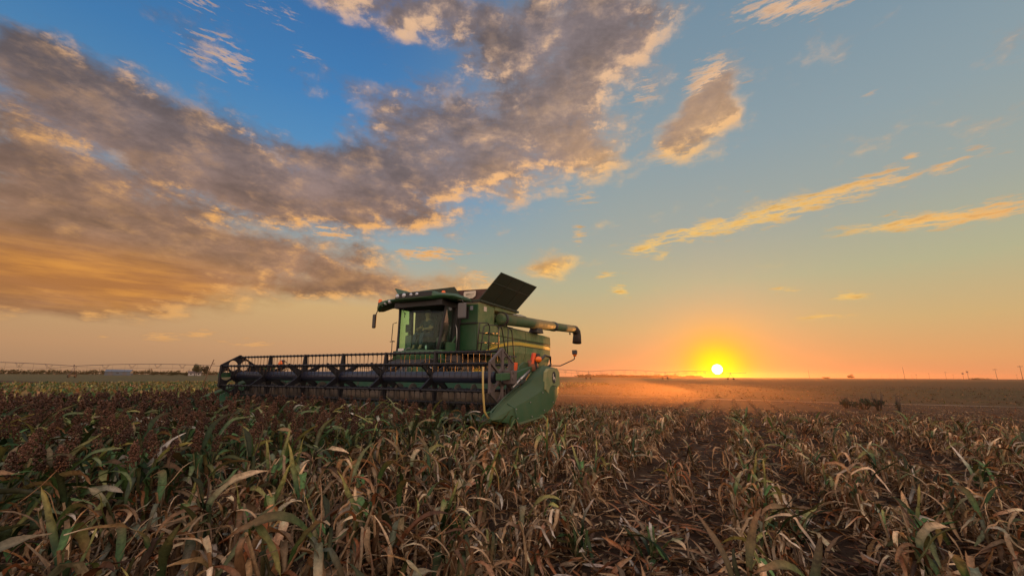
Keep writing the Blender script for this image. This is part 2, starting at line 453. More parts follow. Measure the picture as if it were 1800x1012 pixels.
# ------------------------------------------------------------------ mesh builder
class MB:
    def __init__(self):
        self.v, self.f, self.s = [], [], []

    def add(self, vs, fs, smooth=False):
        o = len(self.v)
        self.v += [tuple(v) for v in vs]
        self.f += [tuple(i + o for i in f) for f in fs]
        self.s += [smooth] * len(fs)
        return self

    def box(self, lo, hi, bev=0.0):
        (x0, y0, z0), (x1, y1, z1) = lo, hi
        if bev <= 0:
            vs = [(x, y, z) for x in (x0, x1) for y in (y0, y1) for z in (z0, z1)]
            return self.add(vs, [(0, 1, 3, 2), (4, 6, 7, 5), (0, 4, 5, 1), (2, 3, 7, 6), (0, 2, 6, 4), (1, 5, 7, 3)])
        b = bmesh.new()
        bmesh.ops.create_cube(b, size=1.0, matrix=Matrix.Translation(((x0 + x1) / 2, (y0 + y1) / 2, (z0 + z1) / 2)) @ Matrix.Diagonal((x1 - x0, y1 - y0, z1 - z0, 1)))
        bmesh.ops.bevel(b, geom=b.edges[:], offset=bev, segments=2, affect='EDGES', profile=.6)
        return self.bm(b)

    def bm(self, b, smooth=False):
        b.verts.index_update()
        self.add([v.co[:] for v in b.verts], [[v.index for v in f.verts] for f in b.faces], smooth)
        b.free()
        return self

    def tube(self, pts, r, n=8, cap=True, smooth=True):
        pts = [Vector(p) for p in pts]
        rs = r if isinstance(r, (list, tuple)) else [r] * len(pts)
        ref = None
        vs, fs = [], []
        for i, p in enumerate(pts):
            t = ((pts[i + 1] - p) if i == 0 else (p - pts[i - 1]) if i == len(pts) - 1 else (pts[i + 1] - pts[i - 1])).normalized()
            if ref is None:
                ref = t.orthogonal().normalized()
            u = (ref - t * ref.dot(t)).normalized()
            ref = u
            w = t.cross(u)
            for k in range(n):
                a = 2 * math.pi * k / n
                vs.append(p + (u * math.cos(a) + w * math.sin(a)) * rs[i])
        for i in range(len(pts) - 1):
            for k in range(n):
                fs.append((i * n + k, i * n + (k + 1) % n, (i + 1) * n + (k + 1) % n, (i + 1) * n + k))
        self.add(vs, fs, smooth)
        if cap:
            self.add(vs[:n], [tuple(range(n))[::-1]])
            self.add(vs[-n:], [tuple(range(n))])
        return self

    def bar(self, a, b, w, h, up=(0, 0, 1)):
        a, b = Vector(a), Vector(b)
        t = (b - a).normalized()
        u = Vector(up)
        s = t.cross(u)
        if s.length < 1e-4:
            s = t.orthogonal()
        s.normalize()
        u = s.cross(t)
        ws = w if isinstance(w, tuple) else (w, w)
        vs = [p + s * (sx * ws[j] / 2) + u * (sz * h / 2) for j, p in enumerate((a, b)) for sx, sz in ((-1, -1), (1, -1), (1, 1), (-1, 1))]
        return self.add(vs, [(0, 3, 2, 1), (4, 5, 6, 7), (0, 1, 5, 4), (1, 2, 6, 5), (2, 3, 7, 6), (3, 0, 4, 7)])

    def prism(self, poly, axis, a, b, smooth=False):
        """poly in the two other axes (cyclic order), extruded along axis from a to b"""
        i = 'xyz'.index(axis)

        def at(p, d):
            q = [p[0], p[1]]
            q.insert(i, d)
            return q
        n = len(poly)
        vs = [at(p, a) for p in poly] + [at(p, b) for p in poly]
        fs = [tuple(range(n)), tuple(range(2 * n - 1, n - 1, -1))]
        fs += [(k, k + n, (k + 1) % n + n, (k + 1) % n) for k in range(n)]
        return self.add(vs, fs, smooth)

    def loft(self, secs, cap=True, smooth=True, closed=True):
        n = len(secs[0])
        vs = [p for s in secs for p in s]
        fs = []
        for i in range(len(secs) - 1):
            for k in range(n if closed else n - 1):
                fs.append((i * n + k, i * n + (k + 1) % n, (i + 1) * n + (k + 1) % n, (i + 1) * n + k))
        self.add(vs, fs, smooth)
        if cap:
            self.add(secs[0], [tuple(range(n))[::-1]])
            self.add(secs[-1], [tuple(range(n))])
        return self

    def disc(self, c, axis, r0, r1, d0, d1, n=24, smooth=True):
        """ring solid round an axis: radii r0 < r1 between depths d0, d1"""
        i = 'xyz'.index(axis)
        prof = [(r0, d0), (r1, d0), (r1, d1), (r0, d1)]
        vs = []
        for k in range(n):
            a = 2 * math.pi * k / n
            for r, d in prof:
                q = [r * math.cos(a), r * math.sin(a)]
                q.insert(i, d)
                vs.append([q[j] + c[j] for j in range(3)])
        fs = [(k * 4 + j, k * 4 + (j + 1) % 4, ((k + 1) % n) * 4 + (j + 1) % 4, ((k + 1) % n) * 4 + j) for k in range(n) for j in range(4)]
        return self.add(vs, fs, False)

    def lathe(self, c, axis, prof, n=28, smooth=True):
        i = 'xyz'.index(axis)
        vs = []
        for k in range(n):
            a = 2 * math.pi * k / n
            for r, d in prof:
                q = [r * math.cos(a), r * math.sin(a)]
                q.insert(i, d)
                vs.append([q[j] + c[j] for j in range(3)])
        m = len(prof)
        fs = [(k * m + j, k * m + j + 1, ((k + 1) % n) * m + j + 1, ((k + 1) % n) * m + j) for k in range(n) for j in range(m - 1)]
        return self.add(vs, fs, smooth)

    def ball(self, c, r, sub=2, jit=0.0):
        b = bmesh.new()
        bmesh.ops.create_icosphere(b, subdivisions=sub, radius=1.0)
        rr = r if isinstance(r, (tuple, list)) else (r, r, r)
        for v in b.verts:
            k = 1 + random.uniform(-jit, jit)
            v.co = Vector((v.co.x * rr[0] * k + c[0], v.co.y * rr[1] * k + c[1], v.co.z * rr[2] * k + c[2]))
        return self.bm(b, True)

    def build(self, name, mat, parent=None, bev=0.0):
        me = bpy.data.meshes.new(name)
        me.from_pydata(self.v, [], self.f)
        me.polygons.foreach_set('use_smooth', self.s)
        b = bmesh.new()
        b.from_mesh(me)
        bmesh.ops.remove_doubles(b, verts=b.verts, dist=1e-5)
        bmesh.ops.recalc_face_normals(b, faces=b.faces)
        b.to_mesh(me)
        b.free()
        me.update()
        me.materials.append(mat)
        o = bpy.data.objects.new(name, me)
        col.objects.link(o)
        o.parent = parent
        if bev:
            md = o.modifiers.new('edges', 'BEVEL')
            md.width = bev
            md.segments = 2
            md.limit_method = 'ANGLE'
        return o


def tag(o, label=None, cat=None, group=None, kind=None):
    if label:
        o['label'] = label
    if cat:
        o['category'] = cat
    if group:
        o['group'] = group
    if kind:
        o['kind'] = kind
    return o


def thing(name, label, cat, loc=(0, 0, 0), rz=0.0, group=None):
    o = bpy.data.objects.new(name, None)
    o.empty_display_size = .3
    col.objects.link(o)
    o.location = loc
    o.rotation_euler = (0, 0, rz)
    return tag(o, label, cat, group)


def text_mesh(name, s, size, mat, parent, matrix, depth=.003):
    cu = bpy.data.curves.new(name, 'FONT')
    cu.body = s
    cu.size = size
    cu.extrude = depth
    cu.align_x = 'CENTER'
    t = bpy.data.objects.new(name, cu)
    col.objects.link(t)
    me = bpy.data.meshes.new_from_object(t)
    bpy.data.objects.remove(t)
    me.transform(matrix)
    me.materials.clear()
    me.materials.append(mat)
    o = bpy.data.objects.new(name, me)
    col.objects.link(o)
    o.parent = parent
    return o


# ------------------------------------------------------------------ field frame: rows run along V, the machine faces -V
TH = R(26.65)
FO = Vector((-4.35, 11.35, 0))
EX = Vector((math.cos(TH), -math.sin(TH), 0))
EY = Vector((math.sin(TH), math.cos(TH), 0))


def fieldpt(u, v, z=0.0):
    return FO + EX * u + EY * v + Vector((0, 0, z))


# ------------------------------------------------------------------ ground, one sheet to the horizon
def ground_mat():
    m, n, o = new_mat('field_ground')
    b = n.node('ShaderNodeBsdfPrincipled')
    pos = V(n, n.node('ShaderNodeNewGeometry').outputs['Position'])
    rel = n.vec('SUBTRACT', pos, tuple(FO))
    u = n.vec('DOT_PRODUCT', rel, tuple(EX), out=1)
    v = n.vec('DOT_PRODUCT', rel, tuple(EY), out=1)
    clod = n.noise(pos, 9.0, 8, .68)
    fine = n.noise(pos, 55.0, 5, .7)
    patch = n.noise(pos, .55, 4, .6)
    soil = n.mix(n.lin(clod * .6 + fine * .4, .34, .68), (.022, .012, .007), (.095, .052, .029))
    soil = n.mix(n.smooth(patch, .42, .62) * .5, soil, (.080, .044, .025))
    # the field beyond the dirt strip: short crop in drilled rows, brown-olive, patchy
    rows = n.noise(n.xyz(u * .012, v * .55, 0.0), 1.6, 5, .62)
    wide = n.noise(n.xyz(u * .004, v * .018, 3.0), 1.5, 4, .6)
    speck = n.noise(pos, 2.2, 5, .7)
    far = n.mix(n.lin(rows * .5 + speck * .5, .36, .64), (.042, .024, .011), (.092, .058, .024))
    far = n.mix(n.smooth(wide, .46, .62) * .65, far, (.044, .040, .015))
    west = n.smooth(u, -2.0, -26.0)
    far = n.mix(west * .75, far, n.mix(n.lin(rows * .4 + speck * .6, .38, .62), (.060, .058, .022), (.150, .125, .055)))
    # bands of other fields farther off
    far = n.mix(n.smooth(v, 205, 212) * west, far, (.060, .085, .030))
    far = n.mix(n.smooth(v, 172, 176) * n.smooth(v, 206, 202) * west * .8, far, (.045, .036, .018))
    far = n.mix(n.smooth(v, 330, 345), far, n.mix(n.lin(wide, .35, .65), (.085, .058, .030), (.058, .054, .026)))
    far = n.mix(n.smooth(v, 560, 600), far, (.052, .042, .025))
    wob = (n.noise(n.xyz(u * .08, 0.0, 0.0), 1.0, 3, .5) - .5) * 1.1
    c = n.mix(n.smooth(v + wob, 20.2, 20.8), soil, far)
    n.put(b.inputs['Base Color'], c)
    b.inputs['Roughness'].default_value = .95
    b.inputs['Specular IOR Level'].default_value = .12
    bp = n.node('ShaderNodeBump')
    bp.inputs['Strength'].default_value = .8
    bp.inputs['Distance'].default_value = .05
    n.put(bp.inputs['Height'], clod * .7 + fine * .3)
    n.put(b.inputs['Normal'], V(n, bp.outputs[0]))
    n.t.links.new(b.outputs[0], o.inputs[0])
    return m


def soil_height(x, y):
    u = (x - FO.x) * EX.x + (y - FO.y) * EX.y
    v = (x - FO.x) * EY.x + (y - FO.y) * EY.y
    if not (-40 < u < 40 and -14 < v < 20):
        return 0.0
    return .035 * math.cos(2 * math.pi * u / .76) + .02 * math.sin(u * 5.1 + v * 3.3) * math.sin(v * 4.1 - u * 2.2) + .012 * math.sin(u * 13 + 2 * v) * math.sin(v * 11 - u)


def build_ground():
    xs = sorted(set(list(np.arange(-6, 14, .12)) + [-9000, -4000, -1500, -500, -200, -90, -50, -30, -20, -15, -11, -8, 16, 20, 26, 40, 80, 200, 500, 1500, 4000, 9000]))
    ys = sorted(set(list(np.arange(0, 16, .12)) + [-2000, -300, -60, -15, -4, -1.5, 18, 21, 25, 30, 40, 55, 80, 120, 200, 350, 600, 1000, 1800, 3200, 6000, 12000]))
    vs = [(x, y, soil_height(x, y) if (-6 <= x < 14 and 0 <= y < 16) else 0.0) for y in ys for x in xs]
    nx = len(xs)
    fs = [(j * nx + i, j * nx + i + 1, (j + 1) * nx + i + 1, (j + 1) * nx + i) for j in range(len(ys) - 1) for i in range(nx - 1)]
    me = bpy.data.meshes.new('ground')
    me.from_pydata(vs, [], fs)
    me.polygons.foreach_set('use_smooth', [True] * len(fs))
    me.materials.append(ground_mat())
    o = bpy.data.objects.new('ground', me)
    col.objects.link(o)
    tag(o, 'brown soil of the harvested sorghum field running out to the flat fields and the horizon', 'ground', kind='structure')


build_ground()
# pale dirt strip along the far end of the rows
pm = principled('pale_dirt', (.19, .13, .085), .95, var=.25, scale=1.2)
pb = MB()
edge = []
for i in range(81):
    u = -80 + i * 2.6
    w = .25 * math.sin(u * .35) + .12 * math.sin(u * 1.3)
    edge.append((u, 20.75 + w, 21.15 + w * .8 + .3 * math.sin(u * .21) * math.sin(u * .9)))
for (a, b) in zip(edge[:-1], edge[1:]):
    pb.add([fieldpt(a[0], a[1], .012), fieldpt(b[0], b[1], .012), fieldpt(b[0], b[2], .012), fieldpt(a[0], a[2], .012)], [(0, 1, 2, 3)])
tag(pb.build('dirt_track', pm), 'narrow pale dirt track along the far end of the sorghum rows', 'dirt track', kind='structure')
# ================================================================== combine harvester (x = machine's left, -y = forwards)
combine = thing('combine_harvester', 'large green combine harvester with wide reel header, open tank lids and unloading auger, cutting sorghum', 'combine harvester', FO, -TH)


def part(mb, name, mat, parent=None, bev=0.0, label=None):
    o = mb.build(name, M[mat], parent or combine, bev)
    if label:
        o['label'] = label
    return o


def arc(c, r, a0, a1, n, ax='yz', fixed=0.0):
    out = []
    for k in range(n + 1):
        a = R(a0 + (a1 - a0) * k / n)
        p, q = c[0] + r * math.cos(a), c[1] + r * math.sin(a)
        out.append({'yz': (fixed, p, q), 'xz': (p, fixed, q), 'xy': (p, q, fixed)}[ax])
    return out


# ---- tank and body
b = MB()
# front tank block with the corner cut back, walls 1.6 either side, recess for the auger on the left flank
b.prism([(3.98, 2.02), (3.98, 3.70), (4.06, 3.78), (5.15, 3.78), (5.15, 2.02)], 'x', -1.0, 1.6)
b.prism([(4.75, 2.02), (4.75, 3.78), (5.15, 3.78), (5.15, 2.02)], 'x', -1.6, -1.0)
b.prism([(5.15, 2.02), (5.15, 3.78), (6.95, 3.80), (6.95, 2.02)], 'x', -1.6, 1.18)
b.prism([(5.15, 3.62), (5.15, 3.78), (6.95, 3.80), (6.95, 3.70)], 'x', 1.18, 1.6)       # lip over the recess
b.prism([(5.15, 2.02), (5.15, 3.10), (6.95, 3.10), (6.95, 2.02)], 'x', 1.18, 1.6)
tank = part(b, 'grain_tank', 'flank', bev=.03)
b = MB(); b.box((.60, 3.962, 2.02), (1.585, 3.979, 3.69)); part(b, 'tank_front_wall', 'green')
# tank rim
b = MB()
b.box((-1.64, 3.94, 3.78), (1.64, 4.02, 3.85))
b.box((1.56, 4.02, 3.785), (1.66, 7.02, 3.86))
b.box((-1.66, 4.02, 3.785), (-1.56, 7.02, 3.86)); b.box((-1.6, 4.02, 3.70), (-1.0, 4.75, 3.78))
b.box((-1.64, 7.02, 3.785), (1.64, 7.09, 3.86))
part(b, 'tank_rim', 'lid', bev=.01)
# grain heap just visible under the lids
g = MB()
g.loft([[(-1.5, 4.1, 3.75), (-1.5, 6.95, 3.75), (1.5, 6.95, 3.75), (1.5, 4.1, 3.75)], [(-.9, 4.7, 3.92), (-.9, 6.3, 3.92), (.9, 6.3, 3.92), (.9, 4.7, 3.92)]])
grain = principled('sorghum_grain', (.20, .075, .035), .9, scale=20, bump=.6)
M['grain'] = grain
part(g, 'grain_heap', 'grain')

# ---- flank panels, curved in section: bulging side with a shoulder, tapering towards the belly
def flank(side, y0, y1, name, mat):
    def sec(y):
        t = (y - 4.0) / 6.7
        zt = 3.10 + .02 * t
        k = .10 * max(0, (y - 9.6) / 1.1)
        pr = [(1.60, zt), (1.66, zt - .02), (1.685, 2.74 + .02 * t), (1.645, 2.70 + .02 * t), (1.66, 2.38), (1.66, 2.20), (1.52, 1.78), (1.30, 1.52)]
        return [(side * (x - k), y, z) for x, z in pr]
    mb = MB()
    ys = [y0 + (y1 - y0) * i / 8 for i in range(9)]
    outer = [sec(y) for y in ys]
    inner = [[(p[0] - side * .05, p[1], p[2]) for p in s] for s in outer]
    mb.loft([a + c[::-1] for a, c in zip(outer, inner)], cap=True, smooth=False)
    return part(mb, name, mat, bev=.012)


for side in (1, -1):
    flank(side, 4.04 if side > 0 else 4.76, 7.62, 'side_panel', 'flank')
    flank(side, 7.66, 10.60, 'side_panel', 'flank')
# core behind the panels, and the rear hood
b = MB()
b.prism([(5.0, 1.2), (5.0, 3.08), (10.55, 3.08), (10.62, 2.6), (10.35, 1.9), (9.7, 1.55), (8.2, 1.2)], 'x', -1.50, 1.50)
part(b, 'body_core', 'green', bev=.03)
b = MB()
b.prism([(10.56, 3.10), (10.66, 3.06), (10.66, 2.55), (10.44, 1.95), (10.40, 1.95), (10.56, 2.5)], 'x', -1.56, 1.56)
part(b, 'rear_hood', 'green_dusty', bev=.01)
b = MB()
b.box((-1.45, 7.1, 3.08), (1.1, 10.3, 3.28), .06)
b.box((-1.2, 7.3, 3.28), (.5, 8.9, 3.45), .06)
part(b, 'engine_deck', 'lid')
# yellow stripe, sweeping up from the front, on both flanks; a dark groove above it
def stripe(side, name, mat, thick, ofs, lift):
    mb = MB()
    top, bot = [], []
    for i in range(30):
        t = i / 29
        y = 4.85 + t * 5.72 if side < 0 else 4.35 + t * 6.22
        rise = min(1, (y - 4.3) / 3.0)
        z = 2.10 + .46 * (1 - (1 - rise) ** 2) + .01 * t + lift
        k = .10 * max(0, (y - 9.6) / 1.1)
        w = thick * min(1, .35 + (y - 4.3) * .4)
        x = 1.667 - k + ofs if z < 2.60 else 1.668 - k + ofs
        top.append((side * x, y, z + w / 2))
        bot.append((side * x, y, z - w / 2))
    o2 = [(p[0] - side * .03, p[1], p[2]) for p in top]
    o3 = [(p[0] - side * .03, p[1], p[2]) for p in bot]
    mb.loft([[a, c, d, e] for a, c, d, e in zip(top, bot, o3, o2)], smooth=False)
    return part(mb, name, mat)


for side in (1, -1):
    stripe(side, 'yellow_stripe', 'yellow', .125, .004, 0.0)
    stripe(side, 'stripe_groove', 'black', .022, .003, .135)
    stripe(side, 'stripe_groove', 'black', .016, .003, -.085)
text_mesh('model_number', 'S660', .24, M['yellow'], combine, Matrix.Translation((1.672, 4.92, 2.30)) @ Matrix.Rotation(R(90), 4, 'Z') @ Matrix.Rotation(R(90), 4, 'X'))
# warning labels on the tank corner
b = MB(); b.box((1.601, 4.34, 3.50), (1.606, 4.54, 3.66)); part(b, 'warning_label', 'sign')
b = MB(); b.box((1.28, 3.955, 3.50), (1.40, 3.961, 3.64)); part(b, 'warning_label', 'lens')
# intake screen and door on the tank's front wall
b = MB(); b.box((.96, 3.945, 3.20), (1.24, 3.968, 3.62), .008)
part(b, 'front_vent', 'black')
b = MB(); b.box((.92, 3.93, 2.15), (1.56, 3.968, 2.98), .015)
part(b, 'front_door', 'green', label='dark green service door beside the cab')
b = MB(); b.box((.90, 3.90, 3.03), (1.62, 3.97, 3.07))
part(b, 'front_rail', 'black')

# ---- tank covers, open
def slab(c, t, name, mat, label=None):
    """four corners (ring order) thickened along the normal"""
    p = [Vector(q) for q in c]
    nrm = (p[1] - p[0]).cross(p[3] - p[0]).normalized() * t
    mb = MB()
    mb.loft([p, [q + nrm for q in p]], smooth=False)
    o = part(mb, name, mat, bev=.006, label=label)
    return o


lid = slab([(1.62, 3.98, 3.87), (1.62, 6.85, 3.88), (2.47, 6.95, 4.78), (2.40, 4.08, 4.74)], .03, 'tank_cover', 'lid', 'largest tank cover, tilted outwards above the auger')
rb = MB()
for f in (.33, .66):
    a = Vector((1.62, 3.98, 3.87)).lerp(Vector((1.62, 6.85, 3.88)), f)
    c = Vector((2.40, 4.08, 4.74)).lerp(Vector((2.47, 6.95, 4.78)), f)
    rb.bar(a + Vector((.03, 0, -.02)), c + Vector((.03, 0, -.02)), .05, .02)
a, c = Vector((2.10, 4.03, 4.40)), Vector((2.13, 6.9, 4.43))
rb.bar(a + Vector((.03, 0, -.02)), c + Vector((.03, 0, -.02)), .04, .02)
part(rb, 'cover_rib', 'lid', lid)
slab([(-1.62, 3.98, 3.87), (-1.62, 6.85, 3.88), (-2.30, 6.9, 4.62), (-2.18, 4.05, 4.58)], -.03, 'tank_cover', 'green', 'far tank cover seen edge on')
slab([(-.98, 3.96, 3.87), (1.02, 3.96, 3.87), (.66, 3.90, 4.35), (-.84, 3.90, 4.33)], .03, 'tank_cover', 'lid', 'front tank cover standing upright behind the cab roof')
slab([(-1.3, 7.08, 3.87), (1.3, 7.08, 3.87), (1.1, 7.25, 4.72), (-1.1, 7.25, 4.80)], -.03, 'tank_cover', 'flap')
fb = MB()
fb.add([(1.02, 3.97, 3.86), (1.60, 3.98, 3.86), (1.92, 4.03, 4.20), (.70, 3.95, 4.22), (1.02, 4.0, 3.86), (1.60, 4.01, 3.86), (1.92, 4.06, 4.20), (.70, 3.98, 4.22)],
       [(0, 1, 2, 3), (7, 6, 5, 4), (0, 4, 5, 1), (1, 5, 6, 2), (2, 6, 7, 3), (3, 7, 4, 0)])
flap = part(fb, 'corner_flap', 'flap', label='dark red fabric corner joining two tank covers')
sb = MB()
sb.prism([(1.03, 3.93), (1.06, 3.90), (1.40, 3.90), (1.50, 3.97), (1.52, 4.12), (1.49, 4.15), (1.06, 4.15), (1.03, 4.12)], 'y', 3.925, 3.940)
plate = part(sb, 'notice_plate', 'sign', flap, label='cream plate with faint handwriting on the corner flap')
ib = MB()
q = [(1.12 + .008 * i, 3.921, 4.035 + .022 * math.sin(i * 1.15) * (1 - i / 52)) for i in range(40)]
ib.tube([q[0], (1.30, 3.921, 4.075), (1.12, 3.921, 4.045)] + q[4:], .005, 4, smooth=False)
ib.tube([(1.13, 3.921, 3.975), (1.38, 3.921, 3.965)], .004, 4)
part(ib, 'handwriting', 'ink', flap)

# ---- unloading auger, folded back along the left flank
ag = MB()
p0, p1, p2, p3 = (1.78, 5.25, 3.33), (1.78, 10.45, 3.60), (1.78, 13.35, 3.77), (1.78, 14.0, 3.74)
ag.tube([p0, p1], .215, 24)
auger = part(ag, 'unloading_auger', 'green_dusty')
a2 = MB(); a2.tube([(1.78, 10.38, 3.597), (1.78, 10.62, 3.61)], .228, 24); part(a2, 'auger_collar', 'black', auger)
a2 = MB(); a2.tube([(1.78, 5.30, 3.333), (1.78, 5.42, 3.339)], .26, 24); part(a2, 'auger_collar', 'black', auger)
a3 = MB(); a3.tube([p1, p2], .195, 24); a3.tube([(1.78, 10.62, 3.61), (1.78, 10.75, 3.618)], .212, 24)
part(a3, 'auger_tube', 'green_dusty', auger)
a4 = MB(); a4.tube([p2, (1.78, 13.75, 3.78), (1.78, 14.02, 3.68), (1.78, 14.10, 3.48), (1.78, 14.02, 3.08)], [.20, .21, .215, .22, .245], 20)
part(a4, 'auger_spout', 'rubber', auger, label='dark rubber spout bent down at the auger end')
a5 = MB(); a5.tube([(1.78, 12.9, 3.62), (1.78, 12.9, 3.50)], .03, 8); a5.ball((1.78, 12.9, 3.47), .05, 1)
part(a5, 'auger_lamp', 'black', auger)
a6 = MB(); a6.lathe((1.78, 5.22, 3.33), 'y', [(.001, -.06), (.14, -.06), (.20, -.02), (.205, .04)], 20)
a6.box((1.2, 5.2, 3.12), (1.78, 5.5, 3.2)); a6.tube([(1.35, 5.45, 3.0), (1.35, 5.45, 3.5)], .16, 16)
part(a6, 'auger_elbow', 'green_dusty', auger)
a7 = MB(); a7.tube([(1.80, 6.2, 3.61), (1.80, 6.9, 3.66), (1.8, 7.4, 3.665)], [.02, .035, .02], 8); a7.box((1.7, 6.5, 3.56), (1.86, 7.0, 3.66), .02)
part(a7, 'auger_bracket', 'steel', auger)
a8 = MB(); a8.prism([(8.1, 3.12), (8.9, 3.12), (8.75, 3.33), (8.25, 3.30)], 'x', 1.60, 1.95)
part(a8, 'auger_cradle', 'black')

# ---- cab
def front_y(x, z):
    return 2.72 + .30 * (x / .95) ** 2 + .10 * (1 - (z - 2.08) / 1.47) * -1 + .0


def cab_w(z):
    return .78 + .15 * (z - 2.08) / 1.47


cab = MB()
cab.prism([(2.70, 1.98), (2.74, 2.07), (3.98, 2.07), (3.98, 1.80), (3.0, 1.80)], 'x', -.90, .90)     # floor
cab.box((-.93, 3.80, 2.07), (.93, 3.96, 3.56))                                                      # rear wall
cab_o = part(cab, 'cab', 'cabdark')
# bowed apron under the windscreen
ap = []
for i in range(13):
    x = -1.0 + i / 6.0 * 1.0
    y = 2.62 + .22 * (abs(x)) ** 2.2
    ap.append([(x, y, 2.10), (x, y - .02, 2.02), (x, y + .02, 1.78), (x, y + .16, 1.66), (x, y + .30, 1.66), (x, y + .22, 2.10)])
am = MB(); am.loft(ap, smooth=True); am.box((.95, 2.9, 1.98), (1.65, 3.95, 2.06))
part(am, 'cab_apron', 'green')
# windscreen, curved in plan
ws = MB()
secs = []
for i in range(15):
    f = -1 + 2 * i / 14
    c2 = []
    for j in range(6):
        z = 2.10 + j / 5 * 1.43
        x = f * cab_w(z)
        c2.append((x, front_y(x, z), z))
    secs.append(c2)
back = [[(p[0], p[1] + .012, p[2]) for p in s] for s in secs]
ws.loft([a + c[::-1] for a, c in zip(secs, back)])
wind = part(ws, 'windscreen', 'glass')
# wiper parked low, monitor arm, mirrors inside
for side in (1, -1):
    pm_ = MB()
    pts = [(side * (cab_w(z) + .03), front_y(cab_w(z), z) + .02, z) for z in (2.06, 2.4, 2.8, 3.2, 3.56)]
    pm_.tube(pts, [.055, .045, .04, .04, .05], 8)
    part(pm_, 'front_pillar', 'cabdark')
    dp = MB()
    dp.bar((side * .88, 3.60, 2.05), (side * .95, 3.60, 3.58), .10, .12, up=(0, 1, 0))
    part(dp, 'door_pillar', 'cabdark')
    dg = MB()
    z0, z1 = 2.10, 3.53
    q = [(side * (cab_w(z0) + .02), front_y(cab_w(z0), z0) + .06, z0), (side * .86, 3.56, z0), (side * .93, 3.56, z1), (side * (cab_w(z1) + .02), front_y(cab_w(z1), z1) + .06, z1)]
    dg.loft([q, [(p[0] - side * .012, p[1], p[2]) for p in q]], smooth=False)
    part(dg, 'door_glass', 'sideglass' if side > 0 else 'glass')
# roof: raised middle with lamps, lower drooping wings, visor curved in plan
rs = []
for x, zt, zb, yf in ((-1.98, 3.70, 3.52, 2.98), (-1.94, 3.80, 3.50, 2.93), (-1.72, 3.87, 3.63, 2.82), (-1.30, 3.88, 3.70, 2.68), (-.84, 3.86, 3.73, 2.58), (-.76, 3.98, 3.71, 2.52),
                      (-.40, 4.0, 3.71, 2.49), (0, 4.01, 3.71, 2.48), (.40, 4.0, 3.71, 2.49), (.76, 3.97, 3.71, 2.52), (.84, 3.93, 3.73, 2.58), (1.10, 3.91, 3.73, 2.66), (1.40, 3.88, 3.71, 2.80), (1.58, 3.80, 3.66, 2.92), (1.62, 3.76, 3.68, 2.98)):
    yr = 3.94 if abs(x) < 1.2 else 3.94 - (abs(x) - 1.2) * .9
    rs.append([(x, yf + .10, zb), (x, yf + .01, zb + .06), (x, yf, (zt + zb) / 2), (x, yf + .03, zt - .04), (x, yf + .14, zt), (x, yr - .1, zt - .02), (x, yr, zt - .10), (x, yr, zb + .04)])
rm = MB(); rm.loft(rs)
roof = part(rm, 'cab_roof', 'green')
roof.data.set_sharp_from_angle(angle=R(38))
um = MB()
um.box((-.98, 2.74, 3.52), (.98, 3.92, 3.72), .03)
part(um, 'roof_liner', 'cabdark')
vm = MB()
vm.loft([[(x, yf - .012, z0), (x, yf - .012, z1), (x, yf + .05, z1), (x, yf + .05, z0)] for x, yf, z0, z1 in
         ((-.74, 2.53, 3.80, 3.94), (-.4, 2.495, 3.80, 3.96), (0, 2.485, 3.80, 3.96), (.4, 2.495, 3.80, 3.96), (.74, 2.53, 3.80, 3.94))], smooth=False)
part(vm, 'lamp_recess', 'cabdark')
lamps = [(-.66, 2.50, 3.88, .075), (-.36, 2.475, 3.885, .075), (-.06, 2.47, 3.885, .055), (.18, 2.47, 3.885, .055), (-1.62, 2.85, 3.72, .055), (-1.40, 2.755, 3.745, .065), (-1.14, 2.665, 3.765, .065)]
for (x, y, z, r) in lamps:
    lm = MB(); lm.lathe((x, y, z), 'y', [(.001, -.035), (r * .6, -.03), (r, -.01), (r * 1.08, .05)], 16)
    part(lm, 'work_lamp', 'lens')
for (x, y, z) in ((.76, 3.12, 3.90), (-1.93, 3.05, 3.80)):
    bm_ = MB(); bm_.tube([(x, y, z - .08), (x, y, z + .03)], .075, 14)
    be = part(bm_, 'beacon', 'black')
    bl = MB(); bl.lathe((x, y, z + .02), 'z', [(.066, 0), (.068, .09), (.05, .135), (.001, .15)], 16)
    part(bl, 'beacon_lens', 'orange', be)
# mirrors
for side, arm_pts, cen, hw, hh, tilt in ((-1, [(-1.95, 3.0, 3.60), (-2.0, 3.0, 3.50), (-2.04, 3.0, 3.42)], (-2.09, 3.0, 3.18), .075, .25, 6),
                                         (1, [(1.45, 2.95, 3.66), (1.62, 2.95, 3.66), (1.66, 2.97, 3.55)], (1.60, 3.0, 3.33), .15, .25, 0)):
    mm_ = MB(); mm_.tube(arm_pts, .018, 6)
    mo = part(mm_, 'mirror', 'rail')
    mh = MB(); mh.box((cen[0] - hw, cen[1] - .05, cen[2] - hh), (cen[0] + hw, cen[1] + .03, cen[2] + hh), .045)
    part(mh, 'mirror_housing', 'grey' if side > 0 else 'rail', mo)
